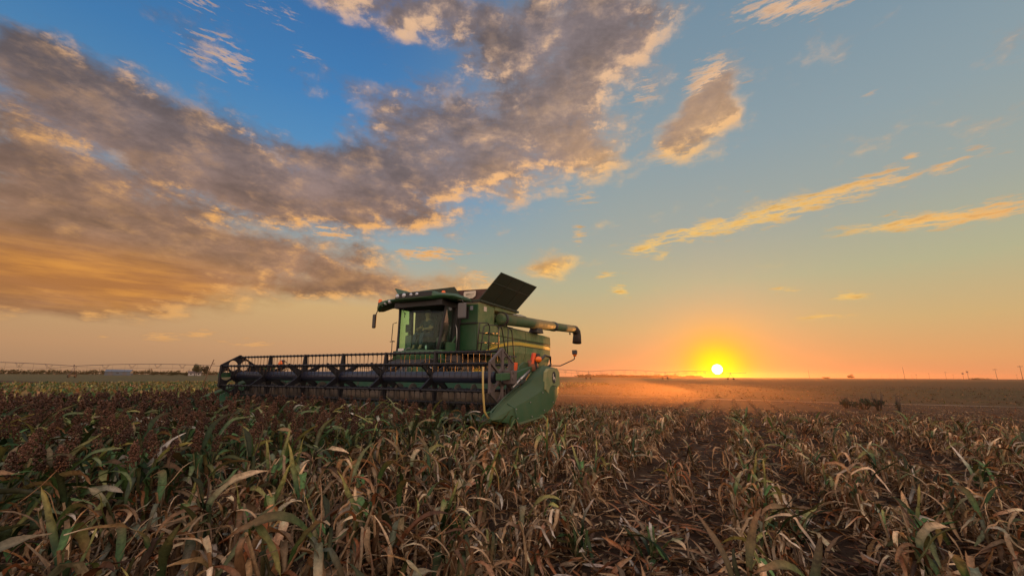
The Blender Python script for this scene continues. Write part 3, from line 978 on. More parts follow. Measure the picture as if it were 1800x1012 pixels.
# interior: seat, console, steering column and wheel, monitor, papers on the floor by the glass
sm = MB()
sm.box((-.28, 3.05, 2.42), (.28, 3.55, 2.56), .05); sm.box((-.27, 3.48, 2.5), (.27, 3.64, 3.15), .06); sm.box((-.16, 3.52, 3.15), (.16, 3.63, 3.33), .04)
sm.box((-.2, 3.1, 2.07), (.2, 3.5, 2.42))
part(sm, 'operator_seat', 'seat')
sm = MB()
sm.box((-.62, 2.95, 2.07), (-.36, 3.7, 2.62), .04)
part(sm, 'console', 'grey')
sm = MB(); sm.box((.40, 3.3, 2.07), (.62, 3.75, 2.55), .04)
part(sm, 'instructor_seat', 'grey')
sm = MB(); sm.tube([(0, 2.78, 2.07), (0, 2.84, 2.4), (0, 2.95, 2.66)], [.07, .05, .04], 10)
colm = part(sm, 'steering_column', 'cabdark')
sm = MB()
cc = Vector((0, 2.97, 2.70)); nx_, ny_ = Vector((1, 0, 0)), Vector((0, .82, .57))
ring = [cc + nx_ * .19 * math.cos(2 * math.pi * k / 24) + ny_ * .19 * math.sin(2 * math.pi * k / 24) for k in range(25)]
sm.tube(ring, .016, 6, cap=False)
for a in (90, 210, 330):
    sm.tube([cc, cc + nx_ * .18 * math.cos(R(a)) + ny_ * .18 * math.sin(R(a))], .012, 6)
part(sm, 'steering_wheel', 'cabdark', colm)
sm = MB(); sm.box((-.60, 2.92, 2.72), (-.38, 2.97, 2.98), .015); sm.tube([(-.5, 2.96, 2.6), (-.5, 2.97, 2.8)], .015, 6)
part(sm, 'monitor', 'cabdark')
sm = MB(); sm.box((-.64, 2.66, 2.075), (-.40, 2.80, 2.17), .01)
part(sm, 'paper_box', 'white')
sm = MB(); sm.tube([(-.28, 2.66, 2.09), (-.22, 2.62, 2.15), (-.14, 2.64, 2.17), (-.06, 2.66, 2.10), (.06, 2.66, 2.12), (.20, 2.68, 2.11), (.36, 2.72, 2.10)], .022, 6)
part(sm, 'cable_bundle', 'grey')
sm = MB(); sm.tube([(.44, 2.74, 2.08), (.44, 2.74, 2.25)], .035, 10)
part(sm, 'water_bottle', 'lens')
sm = MB(); sm.tube([(-.62, 2.78, 3.50), (-.60, 2.78, 3.40), (-.54, 2.78, 3.36)], .010, 5); sm.ball((-.53, 2.78, 3.33), .03, 1); sm.tube([(-.53, 2.78, 3.30), (-.55, 2.78, 3.20)], .012, 5)
part(sm, 'hanging_aerial', 'cabdark')
# grab rail outside the far windscreen corner
sm = MB(); sm.tube([(-.93, 2.86, 3.06), (-1.06, 2.82, 3.02), (-1.08, 2.82, 2.45), (-.96, 2.84, 2.42)], .014, 6)
sm.tube([(-1.05, 2.82, 2.42), (-1.05, 2.82, 1.78)], .014, 6); sm.tube([(-1.15, 2.82, 1.95), (-.95, 2.84, 1.95)], .014, 6); sm.tube([(-1.15, 2.82, 2.42), (-.95, 2.84, 2.42)], .014, 6)
part(sm, 'grab_rail', 'rail')
sm = MB(); sm.tube([(.98, 3.62, 2.08), (1.02, 3.60, 2.55), (1.02, 3.58, 2.85), (.96, 3.58, 2.98), (.90, 3.58, 3.0)], .015, 8)
part(sm, 'grab_rail', 'steel')
sm = MB(); sm.bar((.93, 3.25, 2.10), (.98, 3.62, 2.62), .03, .05); sm.bar((.93, 3.22, 2.36), (.98, 3.66, 2.36), .03, .03); sm.box((.92, 3.2, 2.06), (.98, 3.66, 2.12))
sm.box((.93, 3.1, 2.07), (.97, 3.64, 2.36))
part(sm, 'door_step_guard', 'green')

# ---- platform, rails and ladder on the left
sm = MB(); sm.box((1.0, 3.05, 1.96), (2.16, 4.6, 2.02)); sm.box((1.62, 4.5, 1.96), (2.16, 5.8, 2.02))
part(sm, 'platform', 'black')
def rail(pts, name='handrail', r=.020):
    mb = MB(); mb.tube(pts, r, 8)
    return mb
x = 2.1
h = rail([(x, 3.12, 2.02), (x, 3.22, 2.86), (x, 3.26, 2.93), (x, 3.34, 2.95), (x, 3.70, 2.99), (x, 3.80, 2.98), (x, 3.89, 2.88), (x, 3.86, 2.5), (x, 3.82, 2.03)])
h.tube([(x, 3.20, 2.62), (x, 3.86, 2.68)], .018, 8); h.tube([(x, 3.16, 2.32), (x, 3.84, 2.36)], .018, 8)
part(h, 'handrail', 'rail')
x = 2.0
h = rail([(x, 3.50, 2.03), (x, 3.66, 2.78), (x, 3.72, 2.89), (x, 3.84, 2.94), (x, 4.45, 3.0), (x, 4.6, 3.0), (x, 4.70, 2.90), (x, 4.70, 2.03)])
h.tube([(x, 3.62, 2.66), (x, 4.70, 2.74)], .018, 8); h.tube([(x, 3.57, 2.36), (x, 4.70, 2.40)], .018, 8)
part(h, 'handrail', 'rail')
x = 2.12
h = rail([(x, 4.46, 1.97), (x, 4.47, 2.83), (x, 4.52, 2.94), (x, 4.62, 2.96), (x, 4.72, 2.90), (x, 4.90, 2.40), (x, 5.05, 2.02)])
part(h, 'handrail', 'rail')
h = rail([(x, 5.14, 1.9), (x, 5.20, 3.01), (x, 5.26, 2.99), (x, 5.46, 2.91), (x, 5.50, 2.80), (x, 5.60, 2.3), (x, 5.72, 1.60)])
part(h, 'handrail', 'rail')
ld = MB()
ld.bar((2.2, 4.55, 2.0), (2.65, 4.35, .65), .04, .06); ld.bar((2.2, 5.15, 2.0), (2.65, 4.95, .65), .04, .06)
for i in range(5):
    f = (i + .5) / 5
    ld.box((2.16 + .45 * f, 4.55 - .2 * f, 1.98 - 1.35 * f), (2.30 + .45 * f, 5.15 - .2 * f, 2.02 - 1.35 * f))
part(ld, 'ladder', 'rail')

# ---- wheels, axle, underside
def wheel(x, y, r, w, name):
    mb = MB()
    prof = [(r * .56, -w / 2 + .06), (r * .80, -w / 2), (r * .95, -w / 2 + .03), (r * .985, -w / 2 + .10), (r * .985, w / 2 - .10), (r * .95, w / 2 - .03), (r * .80, w / 2), (r * .56, w / 2 - .06)]
    mb.lathe((x, y, r), 'x', prof + [prof[0]], 36)
    n = 22
    for k in range(n):
        for s in (1, -1):
            a0 = 2 * math.pi * (k + (.5 if s > 0 else 0)) / n
            pts = []
            for t in (0, .5, 1):
                a = a0 + t * .16
                rr = r * (.995 - .02 * t)
                pts.append((x + s * (.03 + t * (w / 2 - .05)), y + rr * math.cos(a), r + rr * math.sin(a)))
            mb.bar(pts[0], pts[2], .07, .07, up=(0, math.cos(a0), math.sin(a0)))
    wo_ = part(mb, name, 'rubber')
    rm_ = MB()
    rm_.lathe((x, y, r), 'x', [(.001, w * .20), (r * .18, w * .20), (r * .22, w * .1), (r * .45, w * .12), (r * .56, w * .40), (r * .60, w * .42), (r * .58, -w * .42), (.001, -w * .40)], 28)
    part(rm_, 'rim', 'yellow', wo_)


for s in (1, -1):
    wheel(s * 1.42, 3.9, .98, .62, 'front_wheel')
    wheel(s * 1.30, 8.7, .68, .46, 'rear_wheel')
sm = MB(); sm.tube([(-1.3, 3.9, .98), (1.3, 3.9, .98)], .17, 14); sm.box((-1.0, 3.4, .85), (1.0, 5.0, 1.9)); sm.box((-1.0, 5.0, 1.0), (1.0, 8.2, 1.4))
sm.tube([(-1.2, 8.7, .68), (1.2, 8.7, .68)], .12, 12); sm.box((-.25, 8.5, .68), (.25, 8.9, 1.5)); sm.box((-.9, 7.8, 1.15), (.9, 10.0, 1.6))
part(sm, 'chassis', 'black')
# feeder house
sm = MB()
sm.prism([(1.15, .45), (1.15, 1.30), (3.2, 2.0), (4.0, 1.98), (4.0, 1.15), (3.0, 1.05)], 'x', -.72, .72)
part(sm, 'feeder_house', 'black', bev=.03)
sm = MB()
for sx in (.82, -.82):
    sm.tube([(sx, 1.5, .75), (sx, 3.1, 1.15)], .05, 10); sm.tube([(sx, 2.3, .95), (sx, 3.1, 1.15)], .075, 10)
sm.box((.76, 1.5, 1.1), (.95, 2.6, 1.55), .03)
part(sm, 'lift_cylinder', 'green')
sm = MB(); sm.box((1.02, 3.0, 1.50), (1.55, 3.3, 1.95), .03)
sm.tube([(.8, 2.2, 1.6), (1.0, 2.0, 1.75), (1.3, 2.3, 1.8), (1.4, 3.1, 1.7)], .02, 6); sm.tube([(.8, 2.3, 1.4), (1.1, 2.1, 1.6), (1.3, 2.4, 1.6), (1.5, 3.1, 1.5)], .02, 6)
part(sm, 'hydraulic_hoses', 'black')
sm = MB(); sm.lathe((1.05, 2.2, 1.52), 'y', [(.001, -.03), (.09, -.02), (.10, .05)], 14)
part(sm, 'coupler_disc', 'lens')

# ---- header
HW = 4.70
header = MB()
header.box((-HW, .98, .50), (HW, 1.08, 1.30)); header.tube([(-HW, 1.12, 1.34), (HW, 1.12, 1.34)], .075, 10)
header.tube([(-HW, 1.15, .52), (HW, 1.15, .52)], .07, 10)
for xx in np.arange(-4.2, 4.3, 1.2):
    header.box((xx - .04, 1.08, .5), (xx + .04, 1.20, 1.34))
hd = part(header, 'header', 'teal', label='wide grain header carried in front of the cab')
sm = MB()
sm.prism([(-.62, .42), (-.62, .46), (-.1, .40), (.35, .42), (.75, .50), (.98, .66), (.98, .60), (.75, .44), (.3, .34), (-.2, .33)], 'x', -HW, HW)
part(sm, 'header_floor', 'teal', hd)
sm = MB()
sm.box((-HW, -.70, .425), (HW, -.60, .455))
for i in range(122):
    xx = -HW + .04 + i * .0765
    sm.prism([(xx - .018, -.68), (xx + .018, -.68), (xx, -.86)], 'z', .42, .45)
part(sm, 'cutter_bar', 'steel', hd)
# cross auger with its flighting
sm = MB(); sm.tube([(-HW + .05, .58, .80), (HW - .05, .58, .80)], .19, 18)
fl = []
for half in (1, -1):
    n = 190
    for i in range(n):
        t = i / (n - 1)
        xx = half * (.75 + t * (HW - .85))
        a = half * t * 2 * math.pi * 8.5
        cx_, sx_ = math.cos(a), math.sin(a)
        fl.append([(xx, .58 + .19 * cx_, .80 + .19 * sx_), (xx, .58 + .32 * cx_, .80 + .32 * sx_), (xx + .012, .58 + .32 * cx_, .80 + .32 * sx_), (xx + .012, .58 + .19 * cx_, .80 + .19 * sx_)])
    sm.loft(fl, smooth=False); fl = []
for i in range(14):
    a = i * 2.4; xx = -.7 + i * .108
    sm.tube([(xx, .58 + .18 * math.cos(a), .8 + .18 * math.sin(a)), (xx, .58 + .36 * math.cos(a), .8 + .36 * math.sin(a))], .010, 5)
part(sm, 'cross_auger', 'auger', hd)
# two white inspection plates low on the back sheet, seen through the reel
for xa, xb in ((.72, 1.05), (1.42, 1.95)):
    sm = MB(); sm.box((xa, .965, .52), (xb, .978, .72)); part(sm, 'inspection_plate', 'white', hd)

# reel
RB, ZC = .56, 1.27
reel = MB(); reel.tube([(-4.50, 0, ZC), (4.50, 0, ZC)], .125, 24)
reel_o = part(reel, 'reel', 'tube', label='six-bat pickup reel with dark blue centre tube')
spid = (-3.13, -1.61, -.13, 1.36, 2.88)
ROT = 90
for k in range(6):
    a = R(ROT + 60 * k)
    y, z = RB * math.cos(a), ZC + RB * math.sin(a)
    mb = MB(); mb.tube([(-4.62, y, z), (4.62, y, z)], .026, 8)
    n = 61
    for i in range(n):
        xx = -4.5 + i * 9.0 / (n - 1)
        j = random.gauss(0, .014)
        mb.tube([(xx, y, z), (xx + j * .5, y + .012, z - .06), (xx + j, y + .02, z - .24), (xx + j, y - .005, z - .30)], [.012, .008, .0065, .0055], 4, cap=False)
        mb.tube([(xx - .018, y, z), (xx + .018, y, z)], .036, 6)
    part(mb, 'reel_bat', 'reel', reel_o)
for xs_ in spid:
    mb = MB()
    mb.disc((xs_, 0, ZC), 'x', .11, .20, -.02, .02, 18)
    for k in range(6):
        a = R(ROT + 60 * k)
        d = Vector((0, math.cos(a), math.sin(a)))
        t_ = Vector((0, -math.sin(a), math.cos(a)))
        c_ = Vector((xs_, 0, ZC))
        p_, q_ = c_ + d * .15, c_ + d * (RB + .035)
        # tapered channel arm: web plus two lips
        mb.loft([[p_ + t_ * .075 + Vector((.006, 0, 0)), p_ - t_ * .075 + Vector((.006, 0, 0)), p_ - t_ * .075 - Vector((.006, 0, 0)), p_ + t_ * .075 - Vector((.006, 0, 0))],
                 [q_ + t_ * .032 + Vector((.006, 0, 0)), q_ - t_ * .032 + Vector((.006, 0, 0)), q_ - t_ * .032 - Vector((.006, 0, 0)), q_ + t_ * .032 - Vector((.006, 0, 0))]], smooth=False)
        for s in (1, -1):
            mb.bar(p_ + t_ * (.08 * s), q_ + t_ * (.036 * s), .045, .010, up=t_)
    part(mb, 'reel_spider', 'reel', reel_o)
# end plates: hexagon with six rounded windows, rim and ribs
def end_plate(xp, s):
    mb = MB()
    RO = .615
    ri, N6 = .17, 6
    for k in range(6):
        a0, a1 = R(ROT + 60 * k), R(ROT + 60 * (k + 1))
        P0, P1 = Vector((0, math.cos(a0), math.sin(a0))) * RO, Vector((0, math.cos(a1), math.sin(a1))) * RO
        C0, C1 = P0.normalized() * ri, P1.normalized() * ri
        # sector outline and an inset rounded window
        outer = [C0, P0, P0.lerp(P1, .33), P0.lerp(P1, .67), P1, C1, C1.lerp(C0, .5) * 1.05]
        cen = (P0 + P1 + C0 + C1) / 4
        m_out = []
        per = 28
        pts = outer + [outer[0]]
        L_ = [0]
        for i in range(len(pts) - 1):
            L_.append(L_[-1] + (pts[i + 1] - pts[i]).length)
        for i in range(per):
            d = L_[-1] * i / per
            j = max(q_ for q_ in range(len(L_) - 1) if L_[q_] <= d)
            m_out.append(pts[j].lerp(pts[j + 1], (d - L_[j]) / (L_[j + 1] - L_[j])))
        inner = []
        for p in m_out:
            v = p - cen
            u_ = v.dot(cen.normalized()); w_ = v.dot(Vector((0, -cen.normalized().z, cen.normalized().y)))
            l_ = math.hypot(u_ / .165, w_ / .135)
            inner.append(cen + cen.normalized() * (u_ / l_) + Vector((0, -cen.normalized().z, cen.normalized().y)) * (w_ / l_))
        for e_, d0 in ((0, .008),):
            vs = [Vector((xp - d0, 0, ZC)) + p for p in m_out] + [Vector((xp - d0, 0, ZC)) + p for p in inner] + [Vector((xp + d0, 0, ZC)) + p for p in m_out] + [Vector((xp + d0, 0, ZC)) + p for p in inner]
            fs = []
            for i in range(per):
                j = (i + 1) % per
                fs += [(i, j, per + j, per + i), (2 * per + i, 3 * per + i, 3 * per + j, 2 * per + j), (per + i, per + j, 3 * per + j, 3 * per + i)]
            mb.add(vs, fs)
        mb.bar(Vector((xp, 0, ZC)) + P0, Vector((xp, 0, ZC)) + P1, .05, .03)
        mb.bar(Vector((xp + .015 * s, 0, ZC)) + C0, Vector((xp + .015 * s, 0, ZC)) + P0, .05, .05)
    mb.disc((xp, 0, ZC), 'x', .10, .19, -.03, .03, 20)
    return part(mb, 'reel_end_plate', 'plate' if s > 0 else 'reel', reel_o)


end_plate(4.63, 1)
end_plate(-4.63, -1)
# reel arms
for s in (1, -1):
    mb = MB()
    mb.bar((s * 4.80, -.46, 1.285), (s * 4.80, .30, 1.315), .13, .14)
    mb.bar((s * 4.80, .25, 1.32), (s * 4.80, 1.30, 1.50), .13, .13)
    mb.prism([(.55, 1.44), (1.10, 1.40), (1.30, 1.62), (.85, 1.62), (.60, 1.53)], 'x', s * 4.73, s * 4.76)
    arm = part(mb, 'reel_arm', 'green', header and hd, bev=.008)
    mb = MB(); mb.box((min(s * 4.70, s * 4.90), -.06, 1.14), (max(s * 4.70, s * 4.90), .20, 1.42), .01); mb.tube([(s * 4.60, 0, ZC), (s * 4.92, 0, ZC)], .05, 10)
    mb.tube([(s * 4.905, .02, 1.37), (s * 4.92, .02, 1.37)], .02, 6)
    part(mb, 'reel_bearing_bracket', 'plate', hd)
    mb = MB()
    mb.tube([(s * 4.84, .10, 1.06), (s * 4.84, .62, 1.30), (s * 4.84, .95, 1.43)], .030, 8); mb.tube([(s * 4.84, .45, 1.22), (s * 4.84, .95, 1.43)], .045, 8)
    mb.tube([(s * 4.83, .78, 1.35), (s * 4.85, .74, 1.05), (s * 4.86, .72, .88)], .012, 6)
    part(mb, 'reel_lift_cylinder', 'steel', hd)
mb = MB()
mb.tube([(4.80, .30, 1.16), (4.86, .7, 1.26), (4.84, 1.0, 1.46), (4.80, 1.35, 1.58)], .018, 6)
mb.tube([(4.84, .2, 1.10), (4.88, .55, 1.16), (4.86, .9, 1.36), (4.78, 1.4, 1.55)], .015, 6)
mb.tube([(4.95, 1.25, 1.62), (5.0, 1.55, 1.80), (5.02, 1.85, 1.78), (5.0, 1.95, 1.60), (4.95, 1.8, 1.52)], .028, 8)
mb.tube([(4.72, .4, 1.22), (4.76, .8, 1.14), (4.78, 1.1, 1.36)], .014, 6)
part(mb, 'header_hoses', 'rail', hd)
mb = MB(); mb.loft([[(4.70, 1.05, 1.42), (4.95, 1.05, 1.42), (4.95, 1.35, 1.42), (4.70, 1.35, 1.42)], [(4.74, 1.12, 1.68), (4.90, 1.12, 1.68), (4.90, 1.32, 1.64), (4.74, 1.32, 1.62)]])
part(mb, 'sorghum_trash', 'grain', hd, label='brown crop trash lodged on the header end')
# green header end sheet and divider pods
for s in (1, -1):
    mb = MB(); mb.prism([(-.66, .40), (-.60, .62), (.10, .92), (.7, 1.12), (1.16, 1.36), (1.16, .46), (.4, .34)], 'x', min(s * 4.70, s * 4.74), max(s * 4.70, s * 4.74))
    part(mb, 'header_end_sheet', 'teal', hd)
    st = [  # y, inner top (x,z), ridge (x,z), outer (x,z), bottom outer (x,z), bottom inner (x,z)
        (-1.06, (4.93, .52), (4.97, .53), (5.00, .515), (4.99, .49), (4.93, .49)),
        (-.85, (4.88, .60), (4.98, .625), (5.07, .585), (5.08, .455), (4.90, .46)),
        (-.50, (4.83, .74), (4.98, .775), (5.17, .700), (5.20, .40), (4.88, .40)),
        (-.10, (4.82, .885), (4.99, .925), (5.26, .815), (5.30, .42), (4.88, .42)),
        (.26, (4.82, 1.005), (5.00, 1.05), (5.33, .93), (5.37, .48), (4.88, .47)),
        (.50, (4.83, 1.09), (5.05, 1.14), (5.37, 1.03), (5.40, .52), (4.88, .51)),
        (.68, (4.84, 1.17), (5.16, 1.33), (5.37, 1.33), (5.41, .56), (4.88, .55)),
        (.85, (4.85, 1.25), (5.16, 1.45), (5.38, 1.44), (5.42, .61), (4.88, .60)),
        (1.10, (4.86, 1.40), (5.10, 1.53), (5.37, 1.49), (5.42, .72), (4.88, .71)),
        (1.34, (4.87, 1.50), (5.08, 1.55), (5.34, 1.50), (5.41, .90), (4.88, .88)),
        (1.46, (4.89, 1.46), (5.05, 1.49), (5.31, 1.45), (5.37, 1.04), (4.90, 1.04))]
    rows_ = [[p for p in r_[1:]] for r_ in st]
    ysn = [r_[0] for r_ in st]
    secs = []
    nst = len(st)
    for i in range(nst - 1):
        for q_ in range(4 if i < nst - 2 else 5):
            t = q_ / 4
            i0, i3 = max(0, i - 1), min(nst - 1, i + 2)

            def cr(v0_, v1_, v2_, v3_):
                return .5 * (2 * v1_ + (v2_ - v0_) * t + (2 * v0_ - 5 * v1_ + 4 * v2_ - v3_) * t * t + (3 * v1_ - v0_ - 3 * v2_ + v3_) * t ** 3)
            y = ysn[i] + (ysn[i + 1] - ysn[i]) * t
            five = [(cr(rows_[i0][k][0], rows_[i][k][0], rows_[i + 1][k][0], rows_[i3][k][0]), cr(rows_[i0][k][1], rows_[i][k][1], rows_[i + 1][k][1], rows_[i3][k][1])) for k in range(5)]
            a, b_, c_, d_, e_ = five
            mid_ = ((c_[0] + d_[0]) / 2 + .02, c_[1] * .5 + d_[1] * .5)
            secs.append([(s * p[0], y, p[1]) for p in (a, b_, c_, mid_, d_, e_)])
    mb = MB(); mb.loft(secs)
    pod = part(mb, 'crop_divider', 'pod', hd)
    pod.data.set_sharp_from_angle(angle=R(28))
    # seam rib and skid
    mb = MB()
    mb.tube([(s * 5.025, -.50, .775), (s * 5.20, -.50, .69), (s * 5.235, -.50, .55), (s * 5.19, -.50, .41)], .010, 6)
    part(mb, 'divider_seam', 'green', pod)
    mb = MB()
    mb.bar((s * 5.16, -.50, .385), (s * 5.32, .40, .475), .20, .03)
    mb.bar((s * 5.06, -.62, .36), (s * 5.10, -.46, .40), .10, .10)
    part(mb, 'divider_skid', 'green_dusty', pod)
    mb = MB()
    for (yb, zb, xb) in ((-.46, .67, 5.205), (-.46, .50, 5.235), (.0, .78, 5.30), (.0, .50, 5.335), (.46, .96, 5.385), (.46, .60, 5.415), (.95, .74, 5.428), (1.25, .86, 5.42)):
        mb.tube([(s * xb, yb, zb), (s * (xb + .012), yb, zb)], .014, 8)
    part(mb, 'bolt_heads', 'steel', pod)
    # raised badge panel on the outer rear corner
    mb = MB()
    xo = 5.415
    poly = [(.64, 1.40), (.78, 1.475), (1.30, 1.49), (1.43, 1.40), (1.45, 1.10), (.80, .90), (.56, 1.02)]
    mb.prism(poly, 'x', min(s * (xo - .08), s * xo), max(s * (xo - .08), s * xo))
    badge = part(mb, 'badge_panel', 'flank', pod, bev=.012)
# yellow gauge rod bent round the divider point
mb = MB(); mb.tube([(4.72, -.95, 1.48), (4.72, -.93, 1.05), (4.73, -.88, .64), (4.76, -.80, .52), (4.83, -.66, .43), (4.93, -.55, .39)], .020, 8)
part(mb, 'gauge_rod', 'gauge', hd, label='yellow gauge rod standing at the reel end')
# leaping deer badge: dark oval plate, pale animal outline
mb = MB()
bx = 5.4155
ov = [(1.06 + .115 * math.cos(2 * math.pi * k / 24), 1.28 + .135 * math.sin(2 * math.pi * k / 24)) for k in range(24)]
mb.prism([(a if abs(a - 1.06) < .10 else 1.06 + .104 * (1 if a > 1.06 else -1), b) for a, b in ov], 'x', bx, bx + .006)
bo = part(mb, 'emblem', 'cabdark', pod if False else hd)
deer = [(1.075, 1.235), (1.085, 1.262), (1.105, 1.285), (1.135, 1.285), (1.160, 1.300), (1.163, 1.325), (1.150, 1.345), (1.155, 1.350), (1.168, 1.332), (1.172, 1.345), (1.178, 1.345), (1.178, 1.322), (1.192, 1.306), (1.188, 1.298), (1.174, 1.300), (1.170, 1.272), (1.190, 1.255), (1.188, 1.247), (1.165, 1.258), (1.150, 1.262), (1.165, 1.238), (1.158, 1.232), (1.140, 1.256), (1.112, 1.256), (1.098, 1.225), (1.075, 1.205), (1.072, 1.212), (1.090, 1.235)]
mb = MB(); mb.prism([(1.06 - (a - 1.13) * 1.35, 1.28 + (b - 1.28) * 1.2) for a, b in deer], 'x', bx + .006, bx + .010)
part(mb, 'emblem_deer', 'sign', bo)
mb = MB(); mb.box((bx, .96, 1.085), (bx + .004, 1.20, 1.097)); mb.box((bx, 1.188, 1.01), (bx + .004, 1.20, 1.085))
part(mb, 'panel_slot', 'cabdark', hd)
# warning lamps and reflectors on the header ends, marker lamp on a rod
def warn(cx_, cy, cz, s):
    mb = MB(); mb.box((cx_ - .03, cy - .03, cz - .22), (cx_ + .03, cy + .02, cz + .05)); mb.tube([(cx_, cy, cz + .02), (cx_ + .10 * s, cy + .04, cz + .02)], .03, 8)
    wo_ = part(mb, 'warning_lamp', 'black', hd)
    return wo_


w1 = warn(4.92, 1.16, 1.70, 1)
mb = MB(); mb.bar((4.80, 1.14, 1.53), (4.87, 1.14, 1.84), .05, .04, up=(0, 1, 0)); part(mb, 'red_reflector', 'red', hd)
mb = MB(); mb.bar((4.855, 1.12, 1.53), (4.925, 1.12, 1.84), .06, .05, up=(0, 1, 0)); part(mb, 'orange_reflector', 'redorange', hd)
mb = MB(); mb.box((4.93, 1.13, 1.62), (5.03, 1.20, 1.83), .02); part(mb, 'lamp_body', 'black', hd)
mb = MB(); mb.lathe((5.01, 1.10, 1.69), 'y', [(.001, -.05), (.04, -.042), (.068, -.01), (.072, .05)], 16); part(mb, 'lamp_lens', 'orange', hd)
w2 = warn(-4.05, 1.02, 1.66, -1)
mb = MB(); mb.box((-4.10, .96, 1.57), (-4.02, 1.0, 1.76), .01); mb.lathe((-4.03, .95, 1.66), 'y', [(.001, -.05), (.05, -.04), (.075, -.01), (.08, .04)], 16); part(mb, 'lamp_lens', 'orange', hd)
mb = MB(); mb.box((-4.02, .97, 1.55), (-3.94, 1.05, 1.78), .02); part(mb, 'lamp_body', 'black', hd)
mb = MB(); mb.tube([(-4.10, 1.05, 1.40), (-3.86, 1.06, 1.46), (-3.84, 1.06, 1.68), (-3.94, 1.04, 1.74)], .014, 6); part(mb, 'lamp_bracket', 'rail', hd)
mb = MB(); mb.box((4.36, 1.02, 1.40), (4.50, 1.06, 1.62)); part(mb, 'orange_reflector', 'redorange', hd)
mb = MB(); mb.tube([(5.10, 1.3, 1.50), (5.28, 1.3, 1.55), (5.49, 1.3, 1.545), (5.80, 1.3, 1.675), (5.835, 1.3, 1.70), (5.84, 1.3, 1.78)], .012, 6)
rod = part(mb, 'marker_rod', 'rail', hd)
mb = MB(); mb.box((5.79, 1.26, 1.80), (5.90, 1.34, 1.90), .012); part(mb, 'marker_lamp', 'black', rod)
mb = MB(); mb.lathe((5.845, 1.3, 1.79), 'z', [(.045, .01), (.035, -.03), (.001, -.045)], 12); part(mb, 'marker_lens', 'orange', rod)
# ribs and hardware under the reel at the right end: orange stickers on the far arms
for xx in np.arange(1.5, 4.4, .40):
    mb = MB(); mb.tube([(xx, 1.03, 1.30), (xx, 1.02, 1.02)], .010, 4)
part(mb, 'header_stay', 'rail', hd)

# ---- operator at the wheel
def skin_figure(name, mat, pts, parent, sub=2):
    """one continuous surface grown over a joint skeleton: pts = (x, y, z, radius, index of the joint it hangs from)"""
    me = bpy.data.meshes.new(name)
    me.from_pydata([p[:3] for p in pts], [(p[4], i) for i, p in enumerate(pts) if p[4] is not None], [])
    o = bpy.data.objects.new(name, me)
    col.objects.link(o)
    o.parent = parent
    sk = o.modifiers.new('skin', 'SKIN')
    for i, p in enumerate(pts):
        me.skin_vertices[0].data[i].radius = (p[3], p[3])
    me.skin_vertices[0].data[0].use_root = True
    sk.use_smooth_shade = True
    ss = o.modifiers.new('sub', 'SUBSURF')
    ss.levels = ss.render_levels = sub
    me.materials.append(mat)
    return o


per = thing('person', 'person in a dark shirt and brown cap sitting at the wheel behind the windscreen', 'person', fieldpt(0, 3.3, 2.56), -TH)
bp = [(0, 0.02, .10, .15, None), (0, .06, .30, .145, 0), (0, .08, .48, .16, 1), (0, .05, .62, .055, 2), (0, .03, .70, .075, 3), (0, .01, .80, .095, 4), (0, .02, .87, .08, 5),
      (.19, .07, .52, .06, 2), (.25, -.05, .30, .048, 7), (.20, -.26, .26, .036, 8), (.15, -.33, .24, .03, 9),
      (-.19, .07, .52, .06, 2), (-.25, -.05, .30, .048, 11), (-.20, -.26, .26, .036, 12), (-.15, -.33, .24, .03, 13),
      (.11, -.05, .07, .085, 0), (.13, -.42, .06, .065, 15), (.13, -.46, -.36, .05, 16), (.13, -.56, -.42, .04, 17),
      (-.11, -.05, .07, .085, 0), (-.13, -.42, .06, .065, 19), (-.13, -.46, -.36, .05, 20), (-.13, -.56, -.42, .04, 21)]
skin_figure('body', M['skin'], bp, per)
skin_figure('shirt', M['shirt'], [(0, .02, .12, .172, None), (0, .06, .30, .165, 0), (0, .08, .50, .178, 1), (.20, .07, .53, .075, 2), (.255, -.03, .32, .062, 3), (-.20, .07, .53, .075, 2), (-.255, -.03, .32, .062, 5), (0, .06, .60, .075, 2)], per)
skin_figure('trousers', M['jeans'], [(0, .02, .08, .165, None), (.12, -.05, .06, .10, 0), (.135, -.42, .055, .08, 1), (.135, -.47, -.30, .066, 2), (-.12, -.05, .06, .10, 0), (-.135, -.42, .055, .08, 4), (-.135, -.47, -.30, .066, 5)], per)
mb = MB(); mb.lathe((0, .02, .84), 'z', [(.112, -.02), (.112, .04), (.09, .09), (.001, .115)], 18); mb.loft([[(-.08, -.07, .83), (0, -.10, .835), (.08, -.07, .83)], [(-.06, -.19, .815), (0, -.21, .82), (.06, -.19, .815)]], cap=False, closed=False)
mb.build('cap', M['cap'], per)
for s in (1, -1):
    mb = MB()
    for k in range(4):
        xx = s * (.15 - .004 * k)
        z = .255 - k * .018
        mb.tube([(xx, -.33, z), (xx - s * .02, -.365, z + .004), (xx - s * .045, -.355, z), (xx - s * .05, -.33, z - .004)], [.010, .0095, .009, .007], 6)
    mb.tube([(s * .15, -.31, .265), (s * .12, -.325, .285), (s * .10, -.345, .28)], [.011, .010, .008], 6)
    mb.build('fingers', M['skin'], per)
mb = MB(); mb.ball((0, -.085, .785), (.016, .022, .022), 1); mb.ball((.095, .02, .79), (.014, .022, .032), 1); mb.ball((-.095, .02, .79), (.014, .022, .032), 1)
mb.build('face_features', M['skin'], per)
mb = MB(); mb.ball((.034, -.074, .808), .012, 1); mb.ball((-.034, -.074, .808), .012, 1); mb.tube([(-.026, -.083, .742), (0, -.088, .739), (.026, -.083, .742)], .006, 5)
mb.build('eyes_and_mouth', M['ink'], per)
# ================================================================== far things
def bearing(deg, dist, z=0.0):
    return Vector((math.sin(R(deg)) * dist, math.cos(R(deg)) * dist, z))


